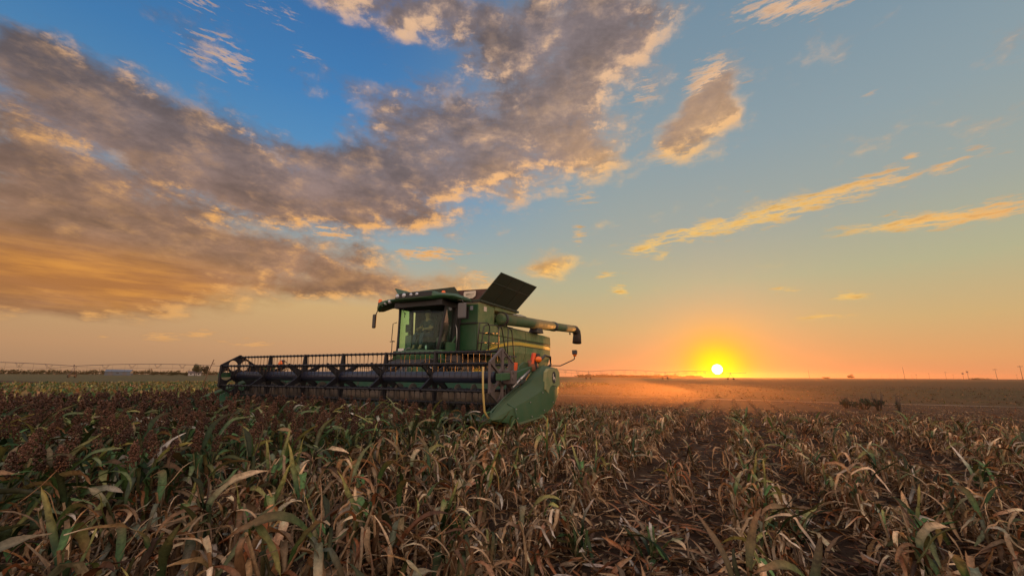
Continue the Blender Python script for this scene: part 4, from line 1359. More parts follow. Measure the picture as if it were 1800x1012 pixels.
# ---- centre pivot irrigation machine: spans of arched pipe on wheeled towers
def build_pivot():
    P0, D = Vector((-143.0, 141.0, 0)), Vector((45.4, 19.1, 0))
    L = D.length
    d = D.normalized()
    s = Vector((-d.y, d.x, 0))
    root = thing('irrigation_pivot', 'long arched irrigation pipe on wheeled towers crossing the field behind the combine', 'irrigation', P0, math.atan2(d.y, d.x))
    H = 3.75

    def pipe_z(t):
        return H + 1.0 * 4 * t * (1 - t)
    for k in range(-1, 7):
        x0 = k * L
        last = k == 6
        n = 24 if not last else 8
        pts = [(x0 + L * t, 0, pipe_z(t)) for t in [i / 24 for i in range(n + 1)]]
        if last:
            pts = [(x0 + i * 1.6, 0, H + .02 * i) for i in range(9)]
        mb = MB(); mb.tube(pts, .085, 8)
        span = mb.build('pipe_span', M['galv'], root)
        if not last:
            mb = MB()
            tr = [1 / 7 * j for j in range(1, 7)]
            low = []
            for j, t in enumerate(tr):
                c = Vector((x0 + L * t, 0, pipe_z(t)))
                for sy in (1, -1):
                    q = c + Vector((.9, sy * .75, -1.35))
                    mb.tube([c + Vector((-.1, 0, 0)), q], .035, 5)
                    mb.tube([c + Vector((1.9, 0, 0)), q], .035, 5)
                low.append(c + Vector((.9, 0, -1.35)))
                mb.tube([low[-1] + Vector((0, .75, 0)), low[-1] + Vector((0, -.75, 0))], .03, 5)
            for sy in (1, -1):
                o_ = Vector((0, sy * .75, 0))
                mb.tube([(x0 + .6, 0, H - .2)] + [q + o_ for q in low] + [(x0 + L - .6, 0, H - .2)], .022, 5)
            mb.build('truss', M['galv'], span)
            for j in range(1, 15):
                t = j / 15
                mb = MB(); mb.tube([(x0 + L * t, 0, pipe_z(t)), (x0 + L * t + random.uniform(-.1, .1), 0, 1.5)], .02, 4)
                mb.build('drop_hose', M['rubber'], span)
        # tower
        mb = MB()
        for sy in (1.9, -1.9):
            mb.tube([(x0, 0, H), (x0 + .1, sy * .85, .75)], .06, 6)
            mb.tube([(x0 + .6, 0, H - .1), (x0 + .1, sy * .85, .75)], .045, 6)
        mb.tube([(x0, .85, 2.2), (x0, -.85, 2.2)], .035, 5)
        mb.box((x0 - .1, -2.0, .62), (x0 + .1, 2.0, .80))
        mb.ball((x0, 0, H + .25), .22, 1)
        tw = mb.build('tower', M['galv'], root)
        for sy in (2.0, -2.0):
            mb = MB(); mb.lathe((x0, sy, .66), 'x', [(.38, -.16), (.60, -.17), (.66, -.10), (.66, .10), (.60, .17), (.38, .16), (.38, -.16)], 20)
            mb.lathe((x0, sy, .66), 'x', [(.001, .05), (.39, .08), (.39, -.08), (.001, -.05)], 14)
            mb.build('wheel', M['rubber'], tw)
        if last:
            mb = MB(); mb.tube([(x0 + 12.7, 0, H + .1), (x0 + 13.1, 0, H + .9)], .10, 6)
            mb.build('end_gun', M['galv'], span)


build_pivot()


# ---- utility poles along two far roads
def utility_pole(deg, dist, h, arm, label, lean=0.0):
    p = thing('utility_pole', label, 'utility pole', bearing(deg, dist), R(-deg) + random.uniform(-.5, .5), 'utility poles along the far roads')
    p.rotation_euler.y = lean
    mb = MB(); mb.tube([(0, 0, -.2), (0, 0, h)], [.15, .10], 8)
    mb.build('pole', M['wood'], p)
    if arm:
        mb = MB(); mb.box((-arm, -.16, h - .9), (arm, .02, h - .68))
        ca = mb.build('crossarm', M['wood'], p)
        mb = MB()
        for xx in (-arm * .92, -arm * .4, arm * .4, arm * .92):
            mb.tube([(xx, -.07, h - .68), (xx, -.07, h - .42)], .06, 6)
        mb.build('insulators', M['grey'], ca)
    return p


PL = [(34.55, 400, 9.6, 0, 'thin bare utility pole standing nearest to the setting sun', -.03),
      (42.27, 370, 11.0, 0, 'tallest bare utility pole right of the small dome-shaped tree', -.03),
      (45.13, 620, 10.6, 1.3, 'utility pole with crossarm, about midway along the far row', 0),
      (46.25, 560, 9.2, .9, 'utility pole with short arm just left of the one carrying a transformer', 0),
      (46.57, 520, 10.6, 1.2, 'utility pole carrying a dark transformer cluster near its top', -.03),
      (48.30, 430, 10.6, 1.5, 'sturdy utility pole with wide crossarm near the right edge', -.02),
      (49.75, 330, 10.5, 1.4, 'thick utility pole cut by the right edge of the view', 0),
      (44.01, 720, 10.2, 1.2, 'faint utility pole between the tallest pole and the midway crossarm pole', 0),
      (43.10, 800, 9.6, 1.2, 'faint utility pole with dark box, second right of the tallest pole', 0),
      (42.79, 980, 9.6, 1.1, 'faint utility pole immediately right of the tallest pole', 0),
      (45.62, 900, 10.0, 1.1, 'faint utility pole right of the midway crossarm pole', 0),
      (49.45, 880, 9.5, 1.2, 'faint utility pole left of the one cut by the right edge', 0),
      (41.76, 1060, 9.6, 1.2, 'tiny far utility pole just left of the tallest pole', 0),
      (41.13, 1080, 10.4, 1.2, 'tiny far utility pole, second left of the tallest pole', 0),
      (40.55, 1200, 9.6, 1.2, 'tiny far utility pole, third left of the tallest pole', 0),
      (39.71, 1300, 9.6, 1.2, 'tiny far utility pole nearest right of the dome-shaped tree', 0)]
for (dg, ds, h, arm, lab, ln) in PL:
    random.seed(int(dg * 100))
    p = utility_pole(dg, ds * 1.38, h, arm, lab, ln)
    if 'transformer' in lab and 'carrying' in lab:
        mb = MB(); mb.tube([(.5, 0, h - 2.4), (.5, 0, h - 1.2)], .42, 10); mb.tube([(-.5, 0, h - 2.4), (-.5, 0, h - 1.2)], .42, 10)
        mb.build('transformer', M['grey'], p)
    if 'dark box' in lab:
        mb = MB(); mb.tube([(.4, 0, h - 2.6), (.4, 0, h - 1.3)], .45, 10); mb.build('transformer', M['grey'], p)


# ---- barn and farmhouse far on the left
def gable(root, L, W, H, RH, wall, roof, doors, wins):
    mb = MB(); mb.prism([(-W / 2, 0), (W / 2, 0), (W / 2, H), (0, H + RH), (-W / 2, H)], 'x', -L / 2, L / 2)
    w = mb.build('wall', M[wall], root)
    mb = MB()
    for s in (1, -1):
        mb.loft([[(-L / 2 - .4, s * (W / 2 + .4), H - .12), (L / 2 + .4, s * (W / 2 + .4), H - .12), (L / 2 + .4, 0, H + RH + .06), (-L / 2 - .4, 0, H + RH + .06)],
                 [(-L / 2 - .4, s * (W / 2 + .4), H + .02), (L / 2 + .4, s * (W / 2 + .4), H + .02), (L / 2 + .4, 0, H + RH + .2), (-L / 2 - .4, 0, H + RH + .2)]], smooth=False)
    mb.build('roof', M[roof], root)
    for (x, wd, ht) in doors:
        mb = MB(); mb.box((x - wd / 2, -W / 2 - .08, 0), (x + wd / 2, -W / 2 - .01, ht)); mb.build('door', M['grey'], root)
    for (x, z, wd, ht) in wins:
        mb = MB(); mb.box((x - wd / 2, -W / 2 - .06, z), (x + wd / 2, -W / 2 - .01, z + ht)); mb.build('window', M['window'], root)


r = thing('barn', 'long low blue-grey barn standing alone far off on the left', 'barn', bearing(-42.2, 560), R(30))
gable(r, 18.5, 10, 3.6, 1.6, 'barn', 'barn_roof', [(-5, 4, 3.2), (5, 3, 3)], [(0, 1.6, 2, .9)])
r = thing('farmhouse', 'small pale farmhouse tucked under two round trees far on the left', 'house', bearing(-36.2, 560), R(36))
gable(r, 11, 8, 2.7, 1.8, 'wall', 'roof', [(0, 1.1, 2.1)], [(-3.2, 1, 1.4, 1.2), (3.2, 1, 1.4, 1.2)])


def leaf_cloud(mb, c, r, n, size, flat=1.0):
    vs, fs = [], []
    lobes = [(Vector((random.gauss(0, .38), random.gauss(0, .38), random.gauss(0, .34))), random.uniform(.42, .66)) for _ in range(9)]
    for i in range(n):
        lc, lr = random.choice(lobes)
        v = Vector((random.gauss(0, 1), random.gauss(0, 1), random.gauss(0, 1))).normalized() * lr * random.uniform(.55, 1.0) + lc
        p = Vector((c[0] + v.x * r[0], c[1] + v.y * r[1], c[2] + v.z * r[2]))
        a = Vector((random.gauss(0, 1), random.gauss(0, 1), random.gauss(0, .7))).normalized()
        b_ = a.orthogonal().normalized()
        s = size * random.uniform(.5, 1.3)
        o = len(vs)
        vs += [p - a * s, p + b_ * s * .5, p + a * s, p - b_ * s * .5]
        fs.append((o, o + 1, o + 2, o + 3))
    mb.add(vs, fs)


def tint_mesh(o, cols, per=4):
    me = o.data
    at = me.attributes.new('tint', 'FLOAT_COLOR', 'POINT')
    n = len(me.vertices)
    k = (n + per - 1) // per
    c = np.array(cols)[rng.integers(0, len(cols), k)] * rng.uniform(.7, 1.25, (k, 1))
    c = np.repeat(c, per, axis=0)[:n]
    at.data.foreach_set('color', np.concatenate([c, np.ones((n, 1))], 1).astype(np.float32).ravel())


GREENS = [(.045, .065, .022), (.035, .050, .018), (.065, .080, .030), (.060, .055, .025)]


def raw(mb, name, mat, parent):
    me = bpy.data.meshes.new(name)
    me.from_pydata(mb.v, [], mb.f)
    me.materials.append(mat)
    o = bpy.data.objects.new(name, me)
    col.objects.link(o)
    o.parent = parent
    return o


def tree(deg, dist, h, w, label, group=None, trunk=.3):
    t = thing('tree', label, 'tree', bearing(deg, dist), 0, group)
    mb = MB(); mb.tube([(0, 0, -.1), (.1, 0, h * .3), (0, .1, h * .62)], [.32, .24, .10], 8)
    for k in range(5):
        a = k * 1.3
        mb.tube([(.06, 0, h * (.25 + .05 * k)), (math.cos(a) * w * .25, math.sin(a) * w * .25, h * (.5 + .05 * k))], [.12, .04], 5)
    mb.build('trunk', M['bark'], t)
    mb = MB(); leaf_cloud(mb, (0, 0, h * .60), (w * .52, w * .52, h * .42), 2400, .38)
    tint_mesh(raw(mb, 'crown', M['crown'], t), GREENS)


def bush(deg, dist, h, w, label, name='bush'):
    t = thing(name, label, 'bush', bearing(deg, dist))
    mb = MB(); leaf_cloud(mb, (0, 0, h * .42), (w * .5, w * .4, h * .50), 1100, .40)
    tint_mesh(raw(mb, 'foliage', M['crown'], t), GREENS)
    mb = MB()
    for k in range(4):
        mb.tube([(0, 0, -.1), (w * .2 * math.cos(k * 1.6), w * .2 * math.sin(k * 1.6), h * .5)], [.10, .04], 5)
    mb.build('stems', M['bark'], t)


tree(-36.05, 540, 10.6, 7.2, 'left one of two round dark trees beside the far farmhouse')
tree(-35.38, 545, 10.9, 6.8, 'right one of two round dark trees beside the far farmhouse')
bush(-38.0, 600, 4.2, 13, 'long dark bush halfway between the barn and the farmhouse')
bush(-36.95, 580, 3.8, 9, 'dark bush close to the left end of the farmhouse')
bush(-39.6, 900, 6.5, 10, 'faint bush just right of the barn')
bush(-38.9, 900, 6.0, 10, 'faint bush, second right of the barn')
tree(38.11, 1000, 6.2, 9.5, 'small dome-shaped tree alone on the right horizon')
bush(36.0, 900, 4.0, 12, 'low dark bush on the horizon between the sun and the dome-shaped tree')
bush(47.3, 900, 3.2, 22, 'long low bush on the horizon between the transformer pole and the wide crossarm pole')


# ---- far belts of trees that read as one mass
def tree_belt(name, label, d0, d1, dist0, dist1, hmean, gap):
    mb = MB()
    n = 150
    for i in range(n):
        t = i / (n - 1)
        dg = d0 + (d1 - d0) * t
        ds = dist0 + (dist1 - dist0) * t
        hh = hmean * (.55 + .55 * abs(math.sin(i * .9) * math.sin(i * .37 + 1)) + random.uniform(-.15, .25))
        if random.random() < gap:
            hh *= .35
        p = bearing(dg, ds)
        leaf_cloud(mb, (p.x, p.y, hh * .45), (11, 11, hh * .55), 70, 1.7)
    o = raw(mb, name, M['crown'], None)
    tint_mesh(o, GREENS)
    tag(o, label, 'trees', kind='stuff')


tree_belt('far_tree_line', 'hazy belt of far trees along the left horizon', -54, -20, 1250, 1300, 10.5, .05)
tree_belt('far_tree_line', 'broken low line of far trees on the horizon between the combine and the sun', 9.0, 23.5, 1050, 1250, 7.0, .3)

# ---- leaning marker stake at the left end of the header
p = thing('marker_stake', 'thin weathered stake leaning at the field edge left of the header', 'stake', bearing(-35.15, 41), 0)
mb = MB(); mb.tube([(-.35, 0, -.1), (.02, 0, 1.2), (.33, .1, 2.45)], [.038, .034, .03], 7); mb.build('stake', M['stake'], p)
mb = MB(); mb.box((.24, .06, 2.10), (.44, .12, 2.15)); mb.build('cleat', M['stake'], p)


# ================================================================== sorghum
class Geo:
    def __init__(self):
        self.v, self.c, self.q, self.t, self.n = [], [], [], [], 0

    def quads(self, v, f, c):
        self.v.append(np.asarray(v, np.float32)); self.c.append(np.asarray(c, np.float32)); self.q.append(np.asarray(f, np.int32) + self.n); self.n += len(v)

    def tris(self, v, f, c):
        self.v.append(np.asarray(v, np.float32)); self.c.append(np.asarray(c, np.float32)); self.t.append(np.asarray(f, np.int32) + self.n); self.n += len(v)

    def done(self):
        cat = lambda l, k: np.concatenate(l) if l else np.zeros((0, k))
        return cat(self.v, 3).astype(np.float32), cat(self.c, 3).astype(np.float32), cat(self.q, 4).astype(np.int32), cat(self.t, 3).astype(np.int32)


def np_mesh(name, data, mat):
    v, c, q, t = data
    me = bpy.data.meshes.new(name)
    me.vertices.add(len(v))
    me.vertices.foreach_set('co', v.ravel())
    loops = np.concatenate([q.ravel(), t.ravel()]).astype(np.int32)
    me.loops.add(len(loops))
    me.loops.foreach_set('vertex_index', loops)
    npoly = len(q) + len(t)
    me.polygons.add(npoly)
    start = np.concatenate([np.arange(len(q)) * 4, len(q) * 4 + np.arange(len(t)) * 3]).astype(np.int32)
    me.polygons.foreach_set('loop_start', start)
    me.polygons.foreach_set('use_smooth', np.ones(npoly, bool))
    me.update(calc_edges=True)
    at = me.attributes.new('tint', 'FLOAT_COLOR', 'POINT')
    at.data.foreach_set('color', np.concatenate([c, np.ones((len(c), 1), np.float32)], 1).astype(np.float32).ravel())
    me.materials.append(mat)
    return me


TAN, STRAW, BROWN, RUST = (.225, .125, .060), (.44, .295, .165), (.076, .039, .021), (.27, .098, .038)
OLIVE, GREEN, DKGREEN, YELLOW = (.115, .118, .050), (.064, .116, .036), (.034, .068, .026), (.23, .20, .065)
GREYGREEN = (.125, .135, .085)


def leaf(g, rg, base, az, length, width, e0, droop, col_a, col_b, nseg=9, fold=.25, twist=0.0, curl=0.0, wide=True, kink=0.0):
    """one strap leaf: arching midrib, folded blade, wavy margins, tip colour running into col_b"""
    ts = np.linspace(0, 1, nseg + 1)
    el = e0 - droop * ts ** 1.35
    if kink:
        tk = rg.uniform(.08, .45)
        el = np.where(ts > tk, -rg.uniform(.9, 1.5) + rg.normal(0, .22, len(ts)), el + .25)
    el = el + np.cumsum(rg.normal(0, .14, len(ts)))
    azs = az + curl * ts ** 1.5 + np.cumsum(rg.normal(0, .07, len(ts)))
    br = rg.uniform(.30, .80) if rg.random() < .55 else rg.uniform(.95, 1.55)
    col_a, col_b = np.array(col_a) * br, np.array(col_b) * br * rg.uniform(.8, 1.25)
    if wide and rg.random() < .10:
        col_b = np.array((.50, .42, .33)) * rg.uniform(.8, 1.1)
    step = length / nseg
    d = np.stack([np.cos(el) * np.cos(azs), np.cos(el) * np.sin(azs), np.sin(el)], 1)
    p = np.array(base) + np.concatenate([np.zeros((1, 3)), np.cumsum((d[:-1] + d[1:]) / 2 * step, 0)])
    p[:, 2] = np.maximum(p[:, 2], .012)
    side = np.stack([-np.sin(azs), np.cos(azs), np.zeros_like(azs)], 1)
    nrm = np.cross(d, side)
    tw = twist * ts + rg.normal(0, .06, len(ts))
    s2 = side * np.cos(tw)[:, None] + nrm * np.sin(tw)[:, None]
    n2 = nrm * np.cos(tw)[:, None] - side * np.sin(tw)[:, None]
    prof = width * .5 * np.clip(np.sin(np.pi * (ts * .90 + .10)) ** .65, .03, 1)
    prof[-1] = width * .02
    wav = rg.normal(0, .16, (len(ts), 2)) * width
    prof = prof * (1 + rg.normal(0, .10, len(ts)))
    L_ = p + s2 * prof[:, None] + n2 * (fold * prof + wav[:, 0] * .5)[:, None]
    R_ = p - s2 * prof[:, None] + n2 * (fold * prof + wav[:, 1] * .5)[:, None]
    f = np.clip(ts * 1.5 - .35 + rg.normal(0, .12), 0, 1)[:, None]
    cc = np.array(col_a) * (1 - f) + np.array(col_b) * f
    cc = cc * (1 + rg.normal(0, .07, (len(ts), 1)))
    n = len(ts)
    i = np.arange(n - 1)
    if wide:
        v = np.concatenate([L_, p, R_])
        fs = np.concatenate([np.stack([i, i + 1, n + i + 1, n + i], 1), np.stack([n + i, n + i + 1, 2 * n + i + 1, 2 * n + i], 1)])
        g.quads(v, fs, np.clip(np.concatenate([cc * .90, cc * 1.38, cc * .97]), .004, .8))
    else:
        v = np.concatenate([L_, R_])
        g.quads(v, np.stack([i, i + 1, n + i + 1, n + i], 1), np.clip(np.concatenate([cc, cc]), .004, .8))


def stem(g, rg, pts, r, ca, cb, n=6):
    pts = np.array(pts, float)
    m = len(pts)
    a = np.arange(n) * 2 * np.pi / n
    rr = np.linspace(r, r * .6, m)
    v = np.concatenate([p + np.stack([np.cos(a) * q, np.sin(a) * q, np.zeros(n)], 1) for p, q in zip(pts, rr)])
    fs = [(i * n + k, i * n + (k + 1) % n, (i + 1) * n + (k + 1) % n, (i + 1) * n + k) for i in range(m - 1) for k in range(n)]
    t = np.repeat(np.linspace(0, 1, m), n)[:, None]
    g.quads(v, fs, np.array(ca) * (1 - t) + np.array(cb) * t)


OCT_V = np.array([(1, 0, 0), (-1, 0, 0), (0, 1, 0), (0, -1, 0), (0, 0, 1), (0, 0, -1)], float)
OCT_F = np.array([(0, 2, 4), (2, 1, 4), (1, 3, 4), (3, 0, 4), (2, 0, 5), (1, 2, 5), (3, 1, 5), (0, 3, 5)])


def panicle(g, rg, base, axis, length, rad, ngrain, gr, col_):
    axis = np.array(axis) / np.linalg.norm(axis)
    u = np.cross(axis, (0.3, .9, .1)); u /= np.linalg.norm(u)
    w = np.cross(axis, u)
    for k in range(ngrain):
        t = rg.uniform(.02, 1) ** .9
        prof = rad * (np.sin(np.pi * min(1, t * .82 + .14)) ** .7)
        a = rg.uniform(0, 2 * np.pi)
        rr = prof * np.sqrt(rg.uniform(.25, 1.15))
        c = np.array(base) + axis * (t * length) + (u * np.cos(a) + w * np.sin(a)) * rr
        s = gr * rg.uniform(.6, 1.35) * np.array([1, 1, 1.35])
        cc = np.array(col_) * rg.uniform(.55, 1.5)
        g.tris(OCT_V * s + c, OCT_F, np.tile(cc, (6, 1)))


def pick(rg, lst):
    return lst[rg.integers(0, len(lst))]


def standing_plant(seed, lod=0):
    """upright sorghum with its seed head: (foliage, stalk, head)"""
    rg = np.random.default_rng(seed)
    gl, gs, gh = Geo(), Geo(), Geo()
    H = rg.uniform(.42, .53)
    lean = rg.normal(0, .05, 2)
    top = np.array([lean[0], lean[1], H])
    at = lambda z: np.array([lean[0] * (z / H) ** 1.5, lean[1] * (z / H) ** 1.5, z])
    stem(gs, rg, [at(0), at(H * .5), at(H), at(H) + np.array([lean[0] * .2, lean[1] * .2, .08])], .011, BROWN, OLIVE, 6 if lod == 0 else 4)
    nl = (11, 9, 6)[lod]
    az = rg.uniform(0, 6.28)
    for k in range(nl):
        t = (k + .4) / nl
        z = H * (.16 + .80 * t)
        az += np.pi + rg.normal(0, .5)
        r = rg.random()
        if t < .55 and r < .85:              # lower leaves are dry and hang
            ca, cb = pick(rg, [TAN, STRAW, BROWN, TAN, RUST]), pick(rg, [BROWN, TAN, STRAW])
            leaf(gl, rg, at(z), az, rg.uniform(.28, .50), rg.uniform(.016, .036), rg.uniform(.2, 1.1), rg.uniform(1.6, 2.7), ca, cb, (10, 7, 4)[lod], rg.uniform(.2, .9), rg.normal(0, 1.4), rg.normal(0, 1.0), lod < 2, kink=rg.random() < .7)
        else:
            ca, cb = pick(rg, [OLIVE, GREEN, GREYGREEN, DKGREEN, GREEN, DKGREEN]), pick(rg, [TAN, OLIVE, OLIVE, YELLOW, GREEN])
            leaf(gl, rg, at(z), az, rg.uniform(.36, .60), rg.uniform(.036, .060), rg.uniform(.7, 1.2), rg.uniform(1.1, 2.3), ca, cb, (10, 7, 4)[lod], rg.uniform(.15, .4), rg.normal(0, .7), rg.normal(0, .6), lod < 2, kink=rg.random() < .4)
    ax = np.array([lean[0] * 1.5 + rg.normal(0, .12), lean[1] * 1.5 + rg.normal(0, .12), 1])
    hc = pick(rg, [(.100, .048, .028), (.120, .056, .032), (.080, .040, .026), (.140, .070, .038)])
    panicle(gh, rg, top + np.array([0, 0, .07]), ax, rg.uniform(.16, .23), rg.uniform(.032, .046), (150, 70, 22)[lod], (.0072, .0105, .018)[lod], hc)
    return gl.done(), gs.done(), gh.done()


def cut_plant(seed, lod=0, green=.25):
    """headless cut sorghum clump: short stalks with hanging dry leaves, some still green: (foliage, stalks)"""
    rg = np.random.default_rng(seed)
    gl, gs = Geo(), Geo()
    for s in range(rg.integers(2, 4) if lod < 2 else 2):
        bx = np.array([rg.normal(0, .035), rg.normal(0, .05), 0])
        H = rg.uniform(.20, .40)
        ln = rg.normal(0, .07, 2)
        at = lambda z: bx + np.array([ln[0] * z / H, ln[1] * z / H, z])
        stem(gs, rg, [at(0), at(H * .5), at(H)], .010, BROWN, pick(rg, [TAN, OLIVE, STRAW]), 5 if lod == 0 else 4)
        n = (9, 6, 4)[lod]
        az = rg.uniform(0, 6.28)
        for k in range(n):
            z = H * (.15 + .85 * (k + .5) / n)
            az += np.pi + rg.normal(0, .7)
            if rg.random() < green and k > n * .4:
                ca, cb = pick(rg, [GREEN, OLIVE, DKGREEN, GREYGREEN]), pick(rg, [TAN, STRAW, YELLOW, OLIVE])
                leaf(gl, rg, at(z), az, rg.uniform(.22, .42), rg.uniform(.022, .044), rg.uniform(.7, 1.35), rg.uniform(.8, 2.2), ca, cb, (9, 6, 4)[lod], rg.uniform(.15, .5), rg.normal(0, .7), rg.normal(0, .5), lod < 2, kink=rg.random() < .4)
            else:
                ca, cb = pick(rg, [TAN, STRAW, BROWN, TAN, RUST, STRAW]), pick(rg, [BROWN, TAN, STRAW, STRAW])
                leaf(gl, rg, at(z), az, rg.uniform(.18, .42), rg.uniform(.010, .034), rg.uniform(.1, 1.2), rg.uniform(1.9, 3.5), ca, cb, (10, 6, 4)[lod], rg.uniform(.2, 1.1), rg.normal(0, 1.6), rg.normal(0, 1.2), lod < 2, kink=rg.random() < .78)
        for k in range((5, 3, 1)[lod]):
            leaf(gl, rg, at(rg.uniform(.02, H)), rg.uniform(0, 6.28), rg.uniform(.12, .40), rg.uniform(.004, .011), rg.uniform(-.6, 1.3), rg.uniform(.3, 2.2), pick(rg, [STRAW, TAN, BROWN]), pick(rg, [STRAW, TAN]), (7, 5, 3)[lod], .4, rg.normal(0, 1), rg.normal(0, 1), False)
    return gl.done(), gs.done()


def merge(data_list, xf):
    """copies of variant data placed by (index, x, y, z, rot, scale, lean_x, lean_y, brightness)"""
    V_, C_, Q_, T_ = [], [], [], []
    n = 0
    for (i, x, y, z, a, s, lx, ly, br) in xf:
        v, c, q, t = data_list[i]
        ca, sa = math.cos(a), math.sin(a)
        w = np.empty_like(v)
        w[:, 0] = (v[:, 0] * ca - v[:, 1] * sa) * s + x + v[:, 2] * lx
        w[:, 1] = (v[:, 0] * sa + v[:, 1] * ca) * s + y + v[:, 2] * ly
        w[:, 2] = v[:, 2] * s + z
        V_.append(w); C_.append(c * br); Q_.append(q + n); T_.append(t + n)
        n += len(v)
    return np.concatenate(V_), np.concatenate(C_), np.concatenate(Q_), np.concatenate(T_)


def join(a, b):
    n = len(a[0])
    return np.concatenate([a[0], b[0]]), np.concatenate([a[1], b[1]]), np.concatenate([a[2], b[2] + n]), np.concatenate([a[3], b[3] + n])


def in_view(x, y, margin=8.0):
    d = math.hypot(x, y)
    return d > 1.0 and abs(math.degrees(math.atan2(x, y))) < 50.5 + margin + 40 / max(d, 1) * .3 and y > .6


ROW = .76
CUT_EDGE = 5.05
stand, cut = [], []
prng = np.random.default_rng(5)
for r_ in range(-95, 90):
    u0 = r_ * ROW
    v0 = -9.5
    while v0 < 20.3:
        u_, v_ = u0 + prng.normal(0, .05), v0
        up = -8.2 + .5 * math.sin(v_ * .7) < u_ < CUT_EDGE and not (-5.0 < u_ < CUT_EDGE and v_ > -.75)
        v0 += (.135 if up else .115) * prng.uniform(.6, 1.5)
        p = fieldpt(u_, v_)
        d = math.hypot(p.x, p.y)
        if u_ < -8.5 or not in_view(p.x, p.y) or (up and d < 1.55) or d < 1.35:
            continue
        # wheel tracks of the tractor and thin spots leave gaps in the cut rows
        if not up:
            gap = math.sin(u_ * 1.9 + 1.0) + .9 * math.sin(v_ * .8 + u_ * .6) + .5 * math.sin(v_ * 2.3 - u_)
            wheel = min(abs(u_ - 8.45 - 3.0 * k_) for k_ in range(9)) < .52
            if prng.random() < (.10 + .24 * max(0, gap) + (.80 if wheel and v_ < 6 else .5 if wheel else 0)):
                continue
        if up and v_ > 8 and prng.random() < .35:
            continue
        (stand if up else cut).append((d, p.x, p.y, u_, v_))
stand.sort(); cut.sort()
NS, NC = 290, 290
print('plants', len(stand), len(cut))

S0 = [standing_plant(100 + i, 0) for i in range(14)]
S1 = [standing_plant(200 + i, 1) for i in range(14)]
S2 = [standing_plant(300 + i, 2) for i in range(12)]
C0 = [cut_plant(400 + i, 0, .16 if i % 4 else .6) for i in range(16)]
C1 = [cut_plant(500 + i, 1, .12 if i % 4 else .5) for i in range(14)]
C2 = [cut_plant(600 + i, 2, .2) for i in range(12)]

# the nearest plants: every one an object with its own parts
s_mesh = [(np_mesh('foliage', a, M['leaf']), np_mesh('stalk', b, M['leaf']), np_mesh('seed_head', c, M['head'])) for a, b, c in S0]
c_mesh = [(np_mesh('foliage', a, M['leaf']), np_mesh('stalk', b, M['leaf'])) for a, b in C0]


def place(name, label, cat, group, meshes, names, x, y, rz, sc_, lean):
    o = thing(name, label, cat, (x, y, soil_height(x, y) - .01), rz, group)
    o.rotation_euler = (lean[0], lean[1], rz)
    o.scale = (sc_, sc_, sc_)
    for me, nm in zip(meshes, names):
        c = bpy.data.objects.new(nm, me)
        col.objects.link(c)
        c.parent = o
    return o


for (d, x, y, u_, v_) in stand[:NS]:
    place('sorghum_plant', 'uncut sorghum plant with a red-brown seed head in the near left of the field', 'sorghum', 'uncut sorghum plants in the near left rows',
          s_mesh[prng.integers(0, 14)], ('foliage', 'stalk', 'seed_head'), x, y, prng.uniform(0, 6.28), prng.uniform(.92, 1.08), prng.normal(0, .06, 2))
for (d, x, y, u_, v_) in cut[:NC]:
    tall = 1.28 if u_ < 7.0 else 1.0
    place('cut_sorghum', 'headless cut sorghum clump with dry hanging leaves in the near right of the field', 'sorghum stubble', 'cut sorghum clumps in the near right rows',
          c_mesh[4 * prng.integers(0, 4) if tall > 1 and prng.random() < .45 else prng.integers(0, 16)], ('foliage', 'stalk'), x, y, prng.uniform(0, 6.28), tall * prng.uniform(.75, 1.15), prng.normal(0, .13, 2))


def stuff(name, label, cat, data, mat):
    o = bpy.data.objects.new(name, np_mesh(name, data, mat))
    col.objects.link(o)
    return tag(o, label, cat, kind='stuff')


def xforms(lst, nvar, hs, leanv, sink):
    out = []
    for (d, x, y, u_, v_) in lst:
        s = prng.uniform(.86, 1.12) * hs(u_, v_)
        out.append((prng.integers(0, nvar), x, y, soil_height(x, y) - sink, prng.uniform(0, 6.28), s, prng.normal(0, leanv), prng.normal(0, leanv), prng.uniform(.8, 1.15)))
    return out


mid = [p for p in stand[NS:] if p[0] < 11]
far = [p for p in stand[NS:] if p[0] >= 11]
one = lambda u_, v_: 1.0
xm, xf = xforms(mid, 14, one, .06, .01), xforms(far, 12, one, .07, .01)
stuff('uncut_sorghum_leaves', 'mass of dry and olive leaves of the uncut sorghum farther back on the left', 'sorghum',
      join(merge([join(a, b) for a, b, c in S1], xm), merge([join(a, b) for a, b, c in S2], xf)), M['leaf'])
stuff('uncut_sorghum_heads', 'mass of red-brown sorghum heads standing in front of and beyond the combine header', 'sorghum',
      join(merge([c for a, b, c in S1], xm), merge([c for a, b, c in S2], xf)), M['head'])


def cut_h(u_, v_):
    return 1 - .72 * min(1, max(0, (v_ - 5) / 7))


mid = [p for p in cut[NC:] if p[0] < 13]
far = [p for p in cut[NC:] if p[0] >= 13]
xm, xf = xforms(mid, 14, cut_h, .14, .01), xforms(far, 12, cut_h, .2, .01)
stuff('cut_sorghum_stubble', 'mass of cut sorghum stubble and leaves stretching away on the right', 'sorghum stubble',
      join(merge([join(a, b) for a, b in C1], xm), merge([join(a, b) for a, b in C2], xf)), M['leaf'])


